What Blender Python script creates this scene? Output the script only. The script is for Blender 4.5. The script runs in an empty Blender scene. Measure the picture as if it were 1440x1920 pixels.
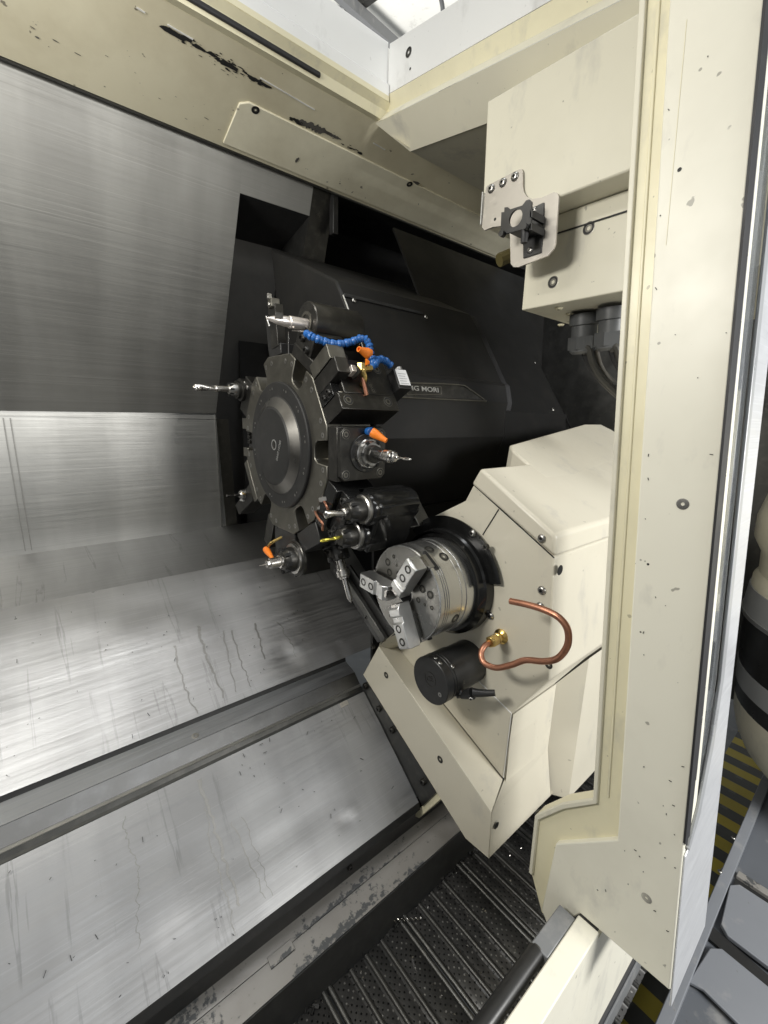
import bpy, bmesh, math, random
from mathutils import Vector, Matrix, Quaternion
random.seed(7)
V = Vector
SC = bpy.context.scene
COL = SC.collection
R_ = math.radians

# ------------------------------------------------------------------ camera
cam_d = bpy.data.cameras.new('camera')
cam = bpy.data.objects.new('camera', cam_d)
COL.objects.link(cam)
SC.camera = cam
PITCH, YAW, ROLL, FPX = 1.3483, -0.6961, 0.0265, 804.8
CAMR = (Matrix.Rotation(YAW, 3, 'Z') @ Matrix.Rotation(PITCH, 3, 'X') @ Matrix.Rotation(ROLL, 3, 'Z'))
cam.matrix_world = CAMR.to_4x4()
cam_d.sensor_fit = 'VERTICAL'
cam_d.sensor_height = 24.0
cam_d.lens = FPX / 1920.0 * 24.0
cam_d.clip_start = 0.01
cam_d.clip_end = 60.0

# ------------------------------------------------------------------ world, lamps, exposure
SC.view_settings.view_transform = 'Standard'
SC.view_settings.look = 'None'
SC.view_settings.exposure = 0.04
SC.view_settings.gamma = 1.0
w = bpy.data.worlds.new("World")
SC.world = w
w.use_nodes = True
bg = w.node_tree.nodes['Background']
bg.inputs[0].default_value = (0.93, 0.97, 1.0, 1)
bg.inputs[1].default_value = 0.38


def area(name, loc, target, sx, sy, power, col=(1, 1, 1)):
    l = bpy.data.lights.new(name, 'AREA')
    l.shape = 'RECTANGLE'
    l.size = sx
    l.size_y = sy
    l.energy = power
    l.color = col
    o = bpy.data.objects.new(name, l)
    COL.objects.link(o)
    o.location = loc
    o.rotation_euler = (V(target) - V(loc)).to_track_quat('-Z', 'Y').to_euler()
    return o


area('machine_lamp', (0.08, 0.80, 0.76), (0.38, 0.80, -0.5), 0.40, 0.09, 2.2, (1.0, 0.97, 0.90))
area('spindle_side_lamp', (-0.72, 0.66, 0.50), (0.6, 0.80, 0.05), 0.40, 0.20, 15.5, (1.0, 0.97, 0.90))
area('roof_hall_lamp', (0.1, 0.2, 3.2), (0.5, 0.9, 0.8), 2.4, 0.5, 30.0, (0.96, 0.98, 1.0))
area('ceiling_fill_light', (3.2, 3.6, 2.2), (3.3, 3.9, 4.0), 1.2, 0.6, 45.0, (1.0, 0.98, 0.94))  # fill light added to brighten the hall ceiling
area('robot_fill_light', (1.1, -1.7, 0.3), (2.0, -0.1, -0.9), 1.0, 0.5, 75.0, (1.0, 0.99, 0.96))  # added fill to brighten the robot, no known lamp there
area('aisle_hall_lamp', (0.4, -1.6, 1.9), (1.8, -0.1, -0.7), 1.6, 0.5, 20.0, (0.96, 0.98, 1.0))

# ------------------------------------------------------------------ pixel rays of the photograph -> points on real planes


def ray(px, py):
    return CAMR @ V((px - 720.0, -(py - 960.0), -FPX))


def P(px, py, X=None, Y=None, Z=None):
    v = ray(px, py)
    t = X / v.x if X is not None else (Y / v.y if Y is not None else Z / v.z)
    return v * t


def PP(px, py, p0, n):
    v = ray(px, py)
    return v * (V(p0).dot(V(n)) / v.dot(V(n)))


# ------------------------------------------------------------------ materials
def new_mat(name):
    m = bpy.data.materials.new(name)
    m.use_nodes = True
    nt = m.node_tree
    return m, nt, nt.nodes['Principled BSDF']


def node(nt, t, **kw):
    n = nt.nodes.new(t)
    for k, v in kw.items():
        setattr(n, k, v)
    return n


def coords(nt, scale, loc=(0, 0, 0), rot=(0, 0, 0), kind='Object'):
    tc = node(nt, 'ShaderNodeTexCoord')
    mp = node(nt, 'ShaderNodeMapping')
    mp.inputs['Scale'].default_value = scale
    mp.inputs['Location'].default_value = loc
    mp.inputs['Rotation'].default_value = rot
    nt.links.new(tc.outputs[kind], mp.inputs[0])
    return mp.outputs[0]


def noise(nt, vec, scale=5, detail=3, rough=0.55):
    n = node(nt, 'ShaderNodeTexNoise')
    n.inputs['Scale'].default_value = scale
    n.inputs['Detail'].default_value = detail
    n.inputs['Roughness'].default_value = rough
    if vec is not None:
        nt.links.new(vec, n.inputs['Vector'])
    return n.outputs['Fac']


def ramp(nt, fac, stops):
    r = node(nt, 'ShaderNodeValToRGB')
    el = r.color_ramp.elements
    while len(el) < len(stops):
        el.new(0.5)
    for e, (p, c) in zip(el, stops):
        e.position = p
        e.color = (c, c, c, 1) if not hasattr(c, '__len__') else (*c[:3], 1)
    nt.links.new(fac, r.inputs[0])
    return r.outputs[0]


def mix(nt, fac, a, b, blend='MIX'):
    m = node(nt, 'ShaderNodeMix', data_type='RGBA', blend_type=blend)
    for sock, val in ((m.inputs[0], fac), (m.inputs[6], a), (m.inputs[7], b)):
        if isinstance(val, (int, float)):
            sock.default_value = val
        elif hasattr(val, '__len__'):
            sock.default_value = (*val[:3], 1)
        else:
            nt.links.new(val, sock)
    return m.outputs[2]


def math_(nt, op, a, b=0.0):
    m = node(nt, 'ShaderNodeMath', operation=op)
    for s, v in ((m.inputs[0], a), (m.inputs[1], b)):
        if isinstance(v, (int, float)):
            s.default_value = v
        else:
            nt.links.new(v, s)
    return m.outputs[0]


def bump(nt, bs, h, strength, dist=0.002):
    b = node(nt, 'ShaderNodeBump')
    b.inputs['Strength'].default_value = strength
    b.inputs['Distance'].default_value = dist
    nt.links.new(h, b.inputs['Height'])
    nt.links.new(b.outputs[0], bs.inputs['Normal'])


def painted(name, col, rough=0.42, grime=0.12, speck=0.35, grime_col=(0.25, 0.22, 0.15), seed=0.0, orange=0.06, scuff=.42):
    m, nt, bs = new_mat(name)
    c = coords(nt, (1, 1, 1), (seed, seed * 1.7, seed * .6))
    big = noise(nt, c, 4.5, 5, .62)
    base = mix(nt, math_(nt, 'MULTIPLY', ramp(nt, big, [(.45, 0.), (.78, 1.)]), grime), col, grime_col)
    sc_ = noise(nt, coords(nt, (7, 7, 3.5), (seed * 2.1, .3, seed)), 1.6, 5, .65)
    base = mix(nt, math_(nt, 'MULTIPLY', ramp(nt, sc_, [(.565, 0.), (.72, 1.)]), scuff), base, (.36, .35, .33))
    fine = noise(nt, c, 60, 2)
    spk = ramp(nt, fine, [(.735, 0.), (.755, 1.)])
    base = mix(nt, math_(nt, 'MULTIPLY', spk, speck), base, (0.07, 0.06, 0.045))
    nt.links.new(base, bs.inputs['Base Color'])
    rr = ramp(nt, big, [(.3, rough - .07), (.7, rough + .1)])
    nt.links.new(rr, bs.inputs['Roughness'])
    bump(nt, bs, math_(nt, 'ADD', math_(nt, 'MULTIPLY', noise(nt, c, 420, 2), orange), math_(nt, 'MULTIPLY', noise(nt, c, 5, 2), 6.0)), .35, .0012)
    return m


def flaked(name, col, band, seed):
    """cream paint with black scuffs and flaked bands; band = list of (x0, x1, z0, z1) in object metres along the sheet"""
    m, nt, bs = new_mat(name)
    c = coords(nt, (1, 1, 1))
    big = noise(nt, c, 5, 5, .65)
    base = mix(nt, math_(nt, 'MULTIPLY', ramp(nt, big, [(.42, 0.), (.8, 1.)]), .35), col, (0.30, 0.24, 0.13))
    cs = coords(nt, (6, 34, 34), (seed, 0, 0))
    fl = noise(nt, cs, 2.4, 8, .72)
    sep = node(nt, 'ShaderNodeSeparateXYZ')
    tc = node(nt, 'ShaderNodeTexCoord')
    nt.links.new(tc.outputs['Object'], sep.inputs[0])
    tot = None
    for (x0, x1, z0, z1) in band:
        def win(o, a, b):
            mr = node(nt, 'ShaderNodeMapRange', interpolation_type='SMOOTHSTEP')
            mid, h = (a + b) / 2, (b - a) / 2
            d = math_(nt, 'ABSOLUTE', math_(nt, 'SUBTRACT', o, mid))
            mr.inputs[1].default_value = h * 1.25
            mr.inputs[2].default_value = h * 0.2
            nt.links.new(d, mr.inputs[0])
            return mr.outputs[0]
        k = math_(nt, 'MULTIPLY', win(sep.outputs[0], x0, x1), win(sep.outputs[2], z0, z1))
        tot = k if tot is None else math_(nt, 'MAXIMUM', tot, k)
    if tot is None:
        tot = math_(nt, 'MULTIPLY', 0.0, 0.0)
    mask = math_(nt, 'MULTIPLY_ADD', tot, .34)
    mask.node.inputs[2].default_value = 0
    s = math_(nt, 'ADD', fl, mask)
    flk = ramp(nt, s, [(.785, 0.), (.815, 1.)])
    fine = ramp(nt, noise(nt, c, 34, 3), [(.71, 0.), (.73, 1.)])
    allm = math_(nt, 'MAXIMUM', flk, math_(nt, 'MULTIPLY', fine, .7))
    base = mix(nt, allm, base, (0.035, 0.03, 0.025))
    nt.links.new(base, bs.inputs['Base Color'])
    bs.inputs['Roughness'].default_value = .5
    return m


def brushed(name, col, rough, aniso=.6, streak=(1.2, 46, 46), depth=.25, metallic=1.0, stain=.35, tangent='X', drips=False, scratch=.3):
    m, nt, bs = new_mat(name)
    c = coords(nt, streak)
    st = noise(nt, c, 3.0, 5, .7)
    c2 = coords(nt, (1, 1, 1))
    big = noise(nt, c2, 3.3, 5, .6)
    scr = ramp(nt, noise(nt, coords(nt, (streak[0] * .22, streak[1] * 3, streak[2] * 3)), 3, 2, .5), [(.60, 0.), (.68, 1.)])
    base = mix(nt, math_(nt, 'MULTIPLY', ramp(nt, big, [(.4, 0.), (.75, 1.)]), stain), col, tuple(x * .62 for x in col))
    if drips or metallic in (.97, .8):
        bnd = noise(nt, coords(nt, (5.5, .9, .9), (.2, .4, .9)), 1.7, 3, .5)
        base = mix(nt, ramp(nt, bnd, [(.40, 0.), (.62, .38)]), base, tuple(x * .55 for x in col))
    base = mix(nt, math_(nt, 'MULTIPLY', scr, scratch), base, tuple(min(1, x * 1.35) for x in col))
    dk_ = ramp(nt, noise(nt, coords(nt, (streak[0] * .2, streak[1] * 2.2, streak[2] * 2.2), (.37, .11, .7)), 3, 3, .55), [(.60, 0.), (.70, 1.)])
    base = mix(nt, math_(nt, 'MULTIPLY', dk_, scratch * .9), base, tuple(x * .55 for x in col))
    if drips:
        # coolant trails running down the sheet
        cd = coords(nt, (16, 1.1, 1.1), (.3, 0, 0))
        dr = noise(nt, cd, 2.6, 4, .55)
        wob = ramp(nt, dr, [(.60, 0.), (.64, 1.), (.66, 0.)])
        patch = ramp(nt, noise(nt, coords(nt, (2.2, 2.2, 2.2), (1.3, .2, .4)), 1.5, 2), [(.47, 0.), (.58, 1.)])
        base = mix(nt, math_(nt, 'MULTIPLY', math_(nt, 'MULTIPLY', wob, patch), .45), base, tuple(x * .45 for x in col))
        chips = ramp(nt, noise(nt, coords(nt, (30, 70, 70), (.1, .5, .2)), 1.6, 2), [(.775, 0.), (.79, 1.)])
        base = mix(nt, math_(nt, 'MULTIPLY', chips, .9), base, (.03, .03, .03))
    nt.links.new(base, bs.inputs['Base Color'])
    bs.inputs['Metallic'].default_value = metallic
    mixr = math_(nt, 'ADD', ramp(nt, st, [(.25, rough - .08), (.75, rough + .12)]), math_(nt, 'MULTIPLY', big, .10))
    nt.links.new(mixr, bs.inputs['Roughness'])
    bs.inputs['Anisotropic'].default_value = aniso
    if aniso > 0:
        if tangent == 'UV':
            tg = node(nt, 'ShaderNodeTangent', direction_type='UV_MAP')
            tg.uv_map = 'UVMap'
        else:
            tg = node(nt, 'ShaderNodeTangent', direction_type='RADIAL', axis=tangent)
        nt.links.new(tg.outputs[0], bs.inputs['Tangent'])
    h = math_(nt, 'ADD', math_(nt, 'MULTIPLY', st, .5), math_(nt, 'MULTIPLY', noise(nt, c2, 7, 3), 1.6))
    bump(nt, bs, h, depth, .004)
    return m


def metal(name, col, rough, metallic=1.0, wear=.0, wear_col=(.4, .4, .38), bumpy=.04, nscale=40):
    m, nt, bs = new_mat(name)
    c = coords(nt, (1, 1, 1))
    n = noise(nt, c, nscale, 4, .6)
    base = mix(nt, math_(nt, 'MULTIPLY', ramp(nt, n, [(.5, 0.), (.72, 1.)]), wear), col, wear_col)
    nt.links.new(base, bs.inputs['Base Color'])
    bs.inputs['Metallic'].default_value = metallic
    nt.links.new(ramp(nt, noise(nt, c, nscale * .4, 4), [(.3, max(.05, rough - .08)), (.7, rough + .1)]), bs.inputs['Roughness'])
    if bumpy:
        bump(nt, bs, noise(nt, c, nscale * 6, 2), bumpy, .001)
    return m


M = {}
M['cream'] = painted('cream_enamel', (.68, .65, .53), .40, .10, .5)
M['cream_col'] = painted('cream_enamel_jamb', (.78, .755, .645), .40, .22, .55, (.42, .39, .30), seed=2.3)
M['cream_lip'] = painted('yellowed_cream_enamel', (.75, .70, .50), .40, .22, .45, seed=4.1)
M['cream_head'] = painted('warm_cream_enamel', (.61, .575, .475), .36, .20, .35, (.40, .36, .28), seed=6.4)
M['cream_beam'] = flaked('flaked_cream_enamel', (.66, .615, .46), [], 3.1)
M['cream_plate'] = flaked('scuffed_cream_enamel', (.84, .80, .63), [(-.9, -.8, -.02, .02)], 5.2)
M['white'] = painted('white_enamel', (.80, .80, .78), .36, .05, .15, seed=1.4)
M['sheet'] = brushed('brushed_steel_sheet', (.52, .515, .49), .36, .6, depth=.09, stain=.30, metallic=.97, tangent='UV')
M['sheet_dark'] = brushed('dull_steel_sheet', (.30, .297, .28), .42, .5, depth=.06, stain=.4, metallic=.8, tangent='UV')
M['sheet_floor'] = brushed('wet_steel_sheet', (.335, .335, .335), .40, .6, depth=.10, stain=.30, drips=True, metallic=1.0, tangent='UV', scratch=.16)
M['worn'] = brushed('worn_steel_ledge', (.40, .385, .36), .5, 0, (14, 14, 14), .4, stain=1.2, metallic=.35)
M['ledge_steel'] = brushed('cool_steel_ledge', (.36, .37, .385), .40, .4, depth=.10, stain=.6, metallic=1.0, tangent='UV', scratch=.2)
M['trail'] = brushed('stained_steel', (.235, .232, .222), .43, .3, depth=.1, stain=.4, metallic=1.0, tangent='UV')
m, nt, bs = new_mat('worn_enamel_ledge')
c = coords(nt, (1.6, 7, 7))
c1 = coords(nt, (1, 1, 1))
k1 = math_(nt, 'ADD', math_(nt, 'MULTIPLY', noise(nt, c, 3.2, 3, .6), .62), math_(nt, 'MULTIPLY', noise(nt, c1, 85, 4, .7), .42))
wk = ramp(nt, k1, [(.56, 0.), (.60, 1.)])
base = mix(nt, wk, mix(nt, noise(nt, c1, 14, 4), (.31, .30, .28), (.23, .215, .20)), (.085, .088, .09))
nt.links.new(base, bs.inputs['Base Color'])
bs.inputs['Metallic'].default_value = .25
nt.links.new(ramp(nt, k1, [(.45, .34), (.6, .5)]), bs.inputs['Roughness'])
bump(nt, bs, math_(nt, 'SUBTRACT', 1.0, wk), .25, .001)
M['worn'] = m
M['dark_steel'] = metal('dark_steel', (.12, .12, .115), .42, .9, .25, (.25, .24, .22))
M['black'] = metal('black_paint', (.018, .018, .018), .34, .0, .12, (.08, .08, .08))
M['primer'] = metal('grey_primer', (.105, .10, .09), .6, 0, .4, (.05, .048, .04))
M['ridge'] = metal('dull_ridge_steel', (.15, .15, .148), .42, 1.0, .4, (.20, .20, .20))
M['pocket_grey'] = metal('dull_pocket_steel', (.17, .165, .155), .55, .2, .35, (.10, .10, .095), nscale=14)
M['dark_grey'] = metal('dark_grey_paint', (.055, .055, .054), .45, .1, .35, (.10, .10, .095))
M['black_gloss'] = metal('black_gloss_paint', (.009, .009, .009), .17, .0, .1, (.06, .06, .06))
M['black_matt'] = metal('matt_black_cover', (.018, .018, .018), .5, .0, .25, (.04, .038, .035))
M['black_matt'].node_tree.nodes['Principled BSDF'].inputs['Specular IOR Level'].default_value = .4
M['cover'] = metal('black_slide_cover', (.010, .0098, .0095), .44, .0, .35, (.022, .020, .018), nscale=12)
M['cover'].node_tree.nodes['Principled BSDF'].inputs['Specular IOR Level'].default_value = .26
M['oxide'] = metal('black_oxide_steel', (.060, .058, .054), .33, .85, .35, (.15, .145, .13))
M['ring'] = metal('satin_dark_ring', (.15, .145, .135), .34, .9, .25, (.22, .21, .2))
M['oxide_lt'] = metal('turret_steel', (.17, .163, .142), .38, .9, .3, (.32, .31, .27))
m, nt, bs = new_mat('turned_steel')
c = coords(nt, (260, 3, 3))
gr = noise(nt, c, 3, 3, .6)
nt.links.new(mix(nt, ramp(nt, gr, [(.3, 0.), (.7, 1.)]), (.60, .60, .59), (.64, .64, .63)), bs.inputs['Base Color'])
bs.inputs['Metallic'].default_value = .95
nt.links.new(ramp(nt, gr, [(.3, .22), (.7, .26)]), bs.inputs['Roughness'])
bs.inputs['Anisotropic'].default_value = .55
tg_ = node(nt, 'ShaderNodeTangent', direction_type='RADIAL', axis='X')
nt.links.new(tg_.outputs[0], bs.inputs['Tangent'])
M['chuck'] = m
M['chuck_face'] = metal('ground_steel_face', (.27, .265, .25), .27, 1.0, .35, (.40, .385, .36))
M['alu'] = metal('machined_aluminium', (.68, .68, .67), .32, .9, .3, (.40, .40, .39), .06)
M['steel'] = metal('bright_steel', (.60, .58, .55), .24, 1.0, .2, (.4, .38, .36))
M['plate'] = brushed('stainless_plate', (.44, .415, .375), .42, 0, (30, 3, 6), .06, stain=.3, metallic=.8)
M['bolt'] = metal('dull_zinc', (.42, .41, .39), .32, 1.0, .2)
M['hole'] = metal('dark_recess', (.01, .01, .01), .6, 0, 0)
M['copper'] = metal('copper', (.50, .235, .15), .38, .9, .5, (.26, .12, .08), .03, 60)
M['brass'] = metal('brass', (.66, .47, .17), .28, 1.0, .3, (.4, .27, .1), .03, 80)
M['blue'] = metal('blue_plastic', (.012, .10, .34), .32, 0, .2, (.03, .16, .45))
M['orange'] = metal('orange_plastic', (.85, .22, .02), .38, 0, .1, (.9, .35, .08))
M['label'] = metal('white_label', (.78, .78, .78), .5, 0, .1, (.5, .5, .5))
M['tan'] = metal('pale_nickel', (.80, .74, .69), .30, .8, .2, (.6, .52, .47))
M['yellow_drill'] = metal('titanium_coated', (.7, .62, .1), .3, .9, .2, (.3, .3, .2))
M['conv'] = None
M['rib_steel'] = metal('rib_steel', (.085, .084, .08), .34, .7, .3, (.05, .05, .05), nscale=20)
M['gland_grey'] = metal('gland_grey_plastic', (.085, .088, .09), .4, .1, .2, (.14, .14, .14))
M['rubber'] = metal('black_rubber', (.02, .02, .022), .55, 0, .2, (.05, .05, .05))
M['grey_paint'] = painted('grey_machine_paint', (.17, .175, .18), .42, .25, .3, (.12, .12, .12), 3.3)
M['plat'] = painted('slate_blue_paint', (.10, .108, .122), .38, .55, .4, (.07, .075, .085), 1.9)
M['plat_lt'] = painted('light_slate_paint', (.19, .20, .22), .36, .3, .3, (.15, .16, .18), 5.9)
M['alu_frame'] = brushed('anodised_aluminium', (.58, .59, .61), .34, 0, (4, 4, 40), .04, metallic=.4, stain=.15)
M['tape'] = painted('hazard_yellow', (.52, .41, .04), .5, .35, .6, (.2, .17, .05), 2.2)
M['tape_dark'] = painted('hazard_black', (.07, .07, .06), .5, .5, .3, (.16, .15, .12), 3.2)
M['floor'] = painted('factory_floor_paint', (.17, .18, .19), .35, .4, .2, (.09, .09, .09), 7.7)
M['robot'] = painted('robot_cream', (.74, .70, .56), .35, .06, .1, seed=8.8)
M['robot_grey'] = metal('robot_grey', (.36, .37, .38), .35, .2, .1)
M['room_ceiling'] = painted('hall_ceiling', (.80, .80, .76), .7, .15, 0, (.35, .35, .33), 5.5)
M['hose'] = metal('black_hose', (.05, .048, .042), .5, 0, .2, (.11, .105, .09))
M['tan_cable'] = metal('brown_cable', (.11, .098, .075), .5, 0, .2, (.16, .14, .11))
M['tan_hose'] = metal('olive_pipe', (.12, .10, .04), .45, 0, .2, (.1, .08, .03))

# perforated conveyor plate
m, nt, bs = new_mat('perforated_conveyor_steel')
c = coords(nt, (1, 1, 1), kind='Generated')
tc = node(nt, 'ShaderNodeNewGeometry')
mp = node(nt, 'ShaderNodeMapping')
mp.inputs['Scale'].default_value = (95, 95, 95)
mp.inputs['Rotation'].default_value = (0, 0, R_(45))
nt.links.new(tc.outputs['Position'], mp.inputs[0])
vo = node(nt, 'ShaderNodeTexVoronoi', voronoi_dimensions='2D')
vo.inputs['Scale'].default_value = 1.0
vo.inputs['Randomness'].default_value = 0.06
nt.links.new(mp.outputs[0], vo.inputs['Vector'])
dots = ramp(nt, vo.outputs['Distance'], [(.15, 1.), (.21, 0.)])
wn = node(nt, 'ShaderNodeTexWhiteNoise', noise_dimensions='3D')
nt.links.new(vo.outputs['Color'], wn.inputs['Vector'])
pale = ramp(nt, wn.outputs[0], [(.70, 0.), (.74, 1.)])
base = mix(nt, ramp(nt, noise(nt, tc.outputs['Position'], 9, 5, .65), [(.35, 0.), (.7, 1.)]), (.055, .055, .054), (.095, .093, .09))
dotc = mix(nt, pale, (.006, .006, .006), (.26, .255, .24))
nt.links.new(mix(nt, dots, base, dotc), bs.inputs['Base Color'])
bs.inputs['Metallic'].default_value = .25
bs.inputs['Roughness'].default_value = .36
h = math_(nt, 'SUBTRACT', 1.0, dots)
bump(nt, bs, h, .5, .002)
M['conv'] = m
# window pane
m, nt, bs = new_mat('door_window')
bs.inputs['Base Color'].default_value = (.55, .58, .60, 1)
bs.inputs['Roughness'].default_value = .08
bs.inputs['Transmission Weight'].default_value = .9
bs.inputs['IOR'].default_value = 1.45
M['pane'] = m


# ------------------------------------------------------------------ mesh builder
class MB:
    def __init__(s):
        s.v = []
        s.f = []

    def add(s, vs, fs):
        b = len(s.v)
        s.v += [V(p) for p in vs]
        s.f += [[b + i for i in f] for f in fs]
        return s

    def box(s, c, h, ax=None):
        c = V(c)
        ax = ax or (V((1, 0, 0)), V((0, 1, 0)), V((0, 0, 1)))
        vs = [c + ax[0] * (h[0] * i) + ax[1] * (h[1] * j) + ax[2] * (h[2] * k) for i in (-1, 1) for j in (-1, 1) for k in (-1, 1)]
        return s.add(vs, [(0, 1, 3, 2), (4, 6, 7, 5), (0, 4, 5, 1), (2, 3, 7, 6), (0, 2, 6, 4), (1, 5, 7, 3)])

    def prism(s, poly, vec):
        n = len(poly)
        poly = [V(p) for p in poly]
        vec = V(vec)
        vs = poly + [p + vec for p in poly]
        fs = [list(range(n))[::-1], list(range(n, 2 * n))] + [(i, (i + 1) % n, n + (i + 1) % n, n + i) for i in range(n)]
        return s.add(vs, fs)

    def quad(s, *p):
        return s.add(p, [tuple(range(len(p)))])

    def lathe(s, p0, axis, prof, n=32, cap=True, a0=0.0, a1=360.0, up=None):
        a = V(axis).normalized()
        up = V(up) if up else (V((0, 0, 1)) if abs(a.z) < .9 else V((1, 0, 0)))
        e1 = (up - a * up.dot(a)).normalized()
        e2 = a.cross(e1)
        p0 = V(p0)
        full = abs(a1 - a0) >= 359.9
        m = n if full else n + 1
        b = len(s.v)
        for h, r in prof:
            for i in range(m):
                t = R_(a0 + (a1 - a0) * i / n)
                s.v.append(p0 + a * h + (e1 * math.cos(t) + e2 * math.sin(t)) * r)
        for k in range(len(prof) - 1):
            for i in range(n):
                j = (i + 1) % m
                s.f.append([b + k * m + i, b + k * m + j, b + (k + 1) * m + j, b + (k + 1) * m + i])
        if cap and full:
            s.f.append([b + i for i in range(m)][::-1])
            s.f.append([b + (len(prof) - 1) * m + i for i in range(m)])
        return s

    def cyl(s, p0, p1, r0, r1=None, n=24):
        d = V(p1) - V(p0)
        return s.lathe(p0, d, [(0, r0), (d.length, r0 if r1 is None else r1)], n)

    def tube(s, pts, r, n=10, smooth=5):
        pts = [V(p) for p in pts]
        if smooth and len(pts) > 2:
            q = []
            ext = [pts[0] * 2 - pts[1]] + pts + [pts[-1] * 2 - pts[-2]]
            for i in range(1, len(ext) - 2):
                for k in range(smooth):
                    t = k / smooth
                    a, b_, c, d = ext[i - 1], ext[i], ext[i + 1], ext[i + 2]
                    q.append(.5 * (2 * b_ + (c - a) * t + (2 * a - 5 * b_ + 4 * c - d) * t * t + (3 * b_ - a - 3 * c + d) * t ** 3))
            q.append(pts[-1])
            pts = q
        b = len(s.v)
        tn = (pts[1] - pts[0]).normalized()
        e1 = tn.orthogonal().normalized()
        for i, p in enumerate(pts):
            t2 = (pts[min(i + 1, len(pts) - 1)] - pts[max(i - 1, 0)]).normalized()
            e1 = (e1 - t2 * e1.dot(t2)).normalized()
            e2 = t2.cross(e1)
            rr = r(i / (len(pts) - 1)) if callable(r) else r
            for k in range(n):
                a = 2 * math.pi * k / n
                s.v.append(p + (e1 * math.cos(a) + e2 * math.sin(a)) * rr)
        for i in range(len(pts) - 1):
            for k in range(n):
                j = (k + 1) % n
                s.f.append([b + i * n + k, b + i * n + j, b + (i + 1) * n + j, b + (i + 1) * n + k])
        s.f.append([b + k for k in range(n)][::-1])
        s.f.append([b + (len(pts) - 1) * n + k for k in range(n)])
        return s


def wloc(o):
    p = V((0, 0, 0))
    while o is not None:
        p += o.location
        o = o.parent
    return p


def obj(name, mb, mat, parent=None, bevel=0.0, seg=2, ang=32, label=None):
    """links the builder's shape as one mesh object whose origin is the middle of its bounds"""
    lo = V((min(p[i] for p in mb.v) for i in range(3)))
    hi = V((max(p[i] for p in mb.v) for i in range(3)))
    c = (lo + hi) / 2
    me = bpy.data.meshes.new(name)
    me.from_pydata([p - c for p in mb.v], [], mb.f)
    bm = bmesh.new()
    bm.from_mesh(me)
    bmesh.ops.recalc_face_normals(bm, faces=bm.faces)
    bm.to_mesh(me)
    bm.free()
    me.polygons.foreach_set('use_smooth', [True] * len(me.polygons))
    me.set_sharp_from_angle(angle=R_(ang))
    me.materials.append(M[mat])
    uvl = me.uv_layers.new(name='UVMap')
    for l in me.loops:
        q = me.vertices[l.vertex_index].co
        uvl.data[l.index].uv = (q.x, q.y * .7 + q.z)
    o = bpy.data.objects.new(name, me)
    COL.objects.link(o)
    if parent is not None:
        o.parent = parent
        o.location = c - wloc(parent)
    else:
        o.location = c
    if bevel:
        b = o.modifiers.new('bevel', 'BEVEL')
        b.width = bevel
        b.segments = seg
        b.limit_method = 'ANGLE'
        b.angle_limit = R_(35)
        b.harden_normals = False
    if label:
        o['label'] = label
    return o


def thing(name, label, cat, loc=(0, 0, 0), group=None):
    o = bpy.data.objects.new(name, None)
    o.empty_display_size = .02
    COL.objects.link(o)
    o.location = loc
    o['label'] = label
    o['category'] = cat
    if group:
        o['group'] = group
    return o


def tag(o, label, cat, group=None):
    o['label'] = label
    o['category'] = cat
    if group:
        o['group'] = group
    return o


def struct(name, mb, mat, bevel=0.0):
    o = obj(name, mb, mat, None, bevel)
    o['kind'] = 'structure'
    return o


# ---- screws: shared unit meshes (radius 1, head top along +Z)
def unit(name, mb, mats, face_mats):
    me = bpy.data.meshes.new(name)
    me.from_pydata(mb.v, [], mb.f)
    bm = bmesh.new()
    bm.from_mesh(me)
    bmesh.ops.recalc_face_normals(bm, faces=bm.faces)
    bm.to_mesh(me)
    bm.free()
    me.polygons.foreach_set('use_smooth', [True] * len(me.polygons))
    me.set_sharp_from_angle(angle=R_(38))
    for m_ in mats:
        me.materials.append(M[m_])
    for p in me.polygons:
        p.material_index = face_mats(p)
    return me


def hexlathe(prof_out, hex_r, hex_d, n=18):
    mb = MB()
    top = prof_out[-1][0]
    mb.lathe((0, 0, 0), (0, 0, 1), prof_out, n, cap=False, up=(1, 0, 0))
    b = len(mb.v)
    ring = b - n
    for k in range(n):
        a = 2 * math.pi * k / n
        q = math.cos(math.pi / 6) / math.cos((a % (math.pi / 3)) - math.pi / 6)
        mb.v.append(V((math.cos(a) * hex_r * q, math.sin(a) * hex_r * q, top)))
    for k in range(n):
        a = 2 * math.pi * k / n
        q = math.cos(math.pi / 6) / math.cos((a % (math.pi / 3)) - math.pi / 6)
        mb.v.append(V((math.cos(a) * hex_r * q, math.sin(a) * hex_r * q, top - hex_d)))
    for k in range(n):
        j = (k + 1) % n
        mb.f.append([ring + k, ring + j, b + j, b + k])
        mb.f.append([b + k, b + j, b + n + j, b + n + k])
    mb.f.append([b + n + k for k in range(n)])
    return mb


def inner(p):
    return 1 if math.hypot(p.center.x, p.center.y) < .5 and p.center.z < p.id_data['top'] - .02 else 0


def mk(name, prof, hr, hd, mats=('bolt', 'hole')):
    mb = hexlathe(prof, hr, hd)
    top = prof[-1][0]
    return unit(name, mb, mats, lambda p: 1 if (math.hypot(p.center.x, p.center.y) < hr * 1.01 and p.center.z < top - .03) else 0)


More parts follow.
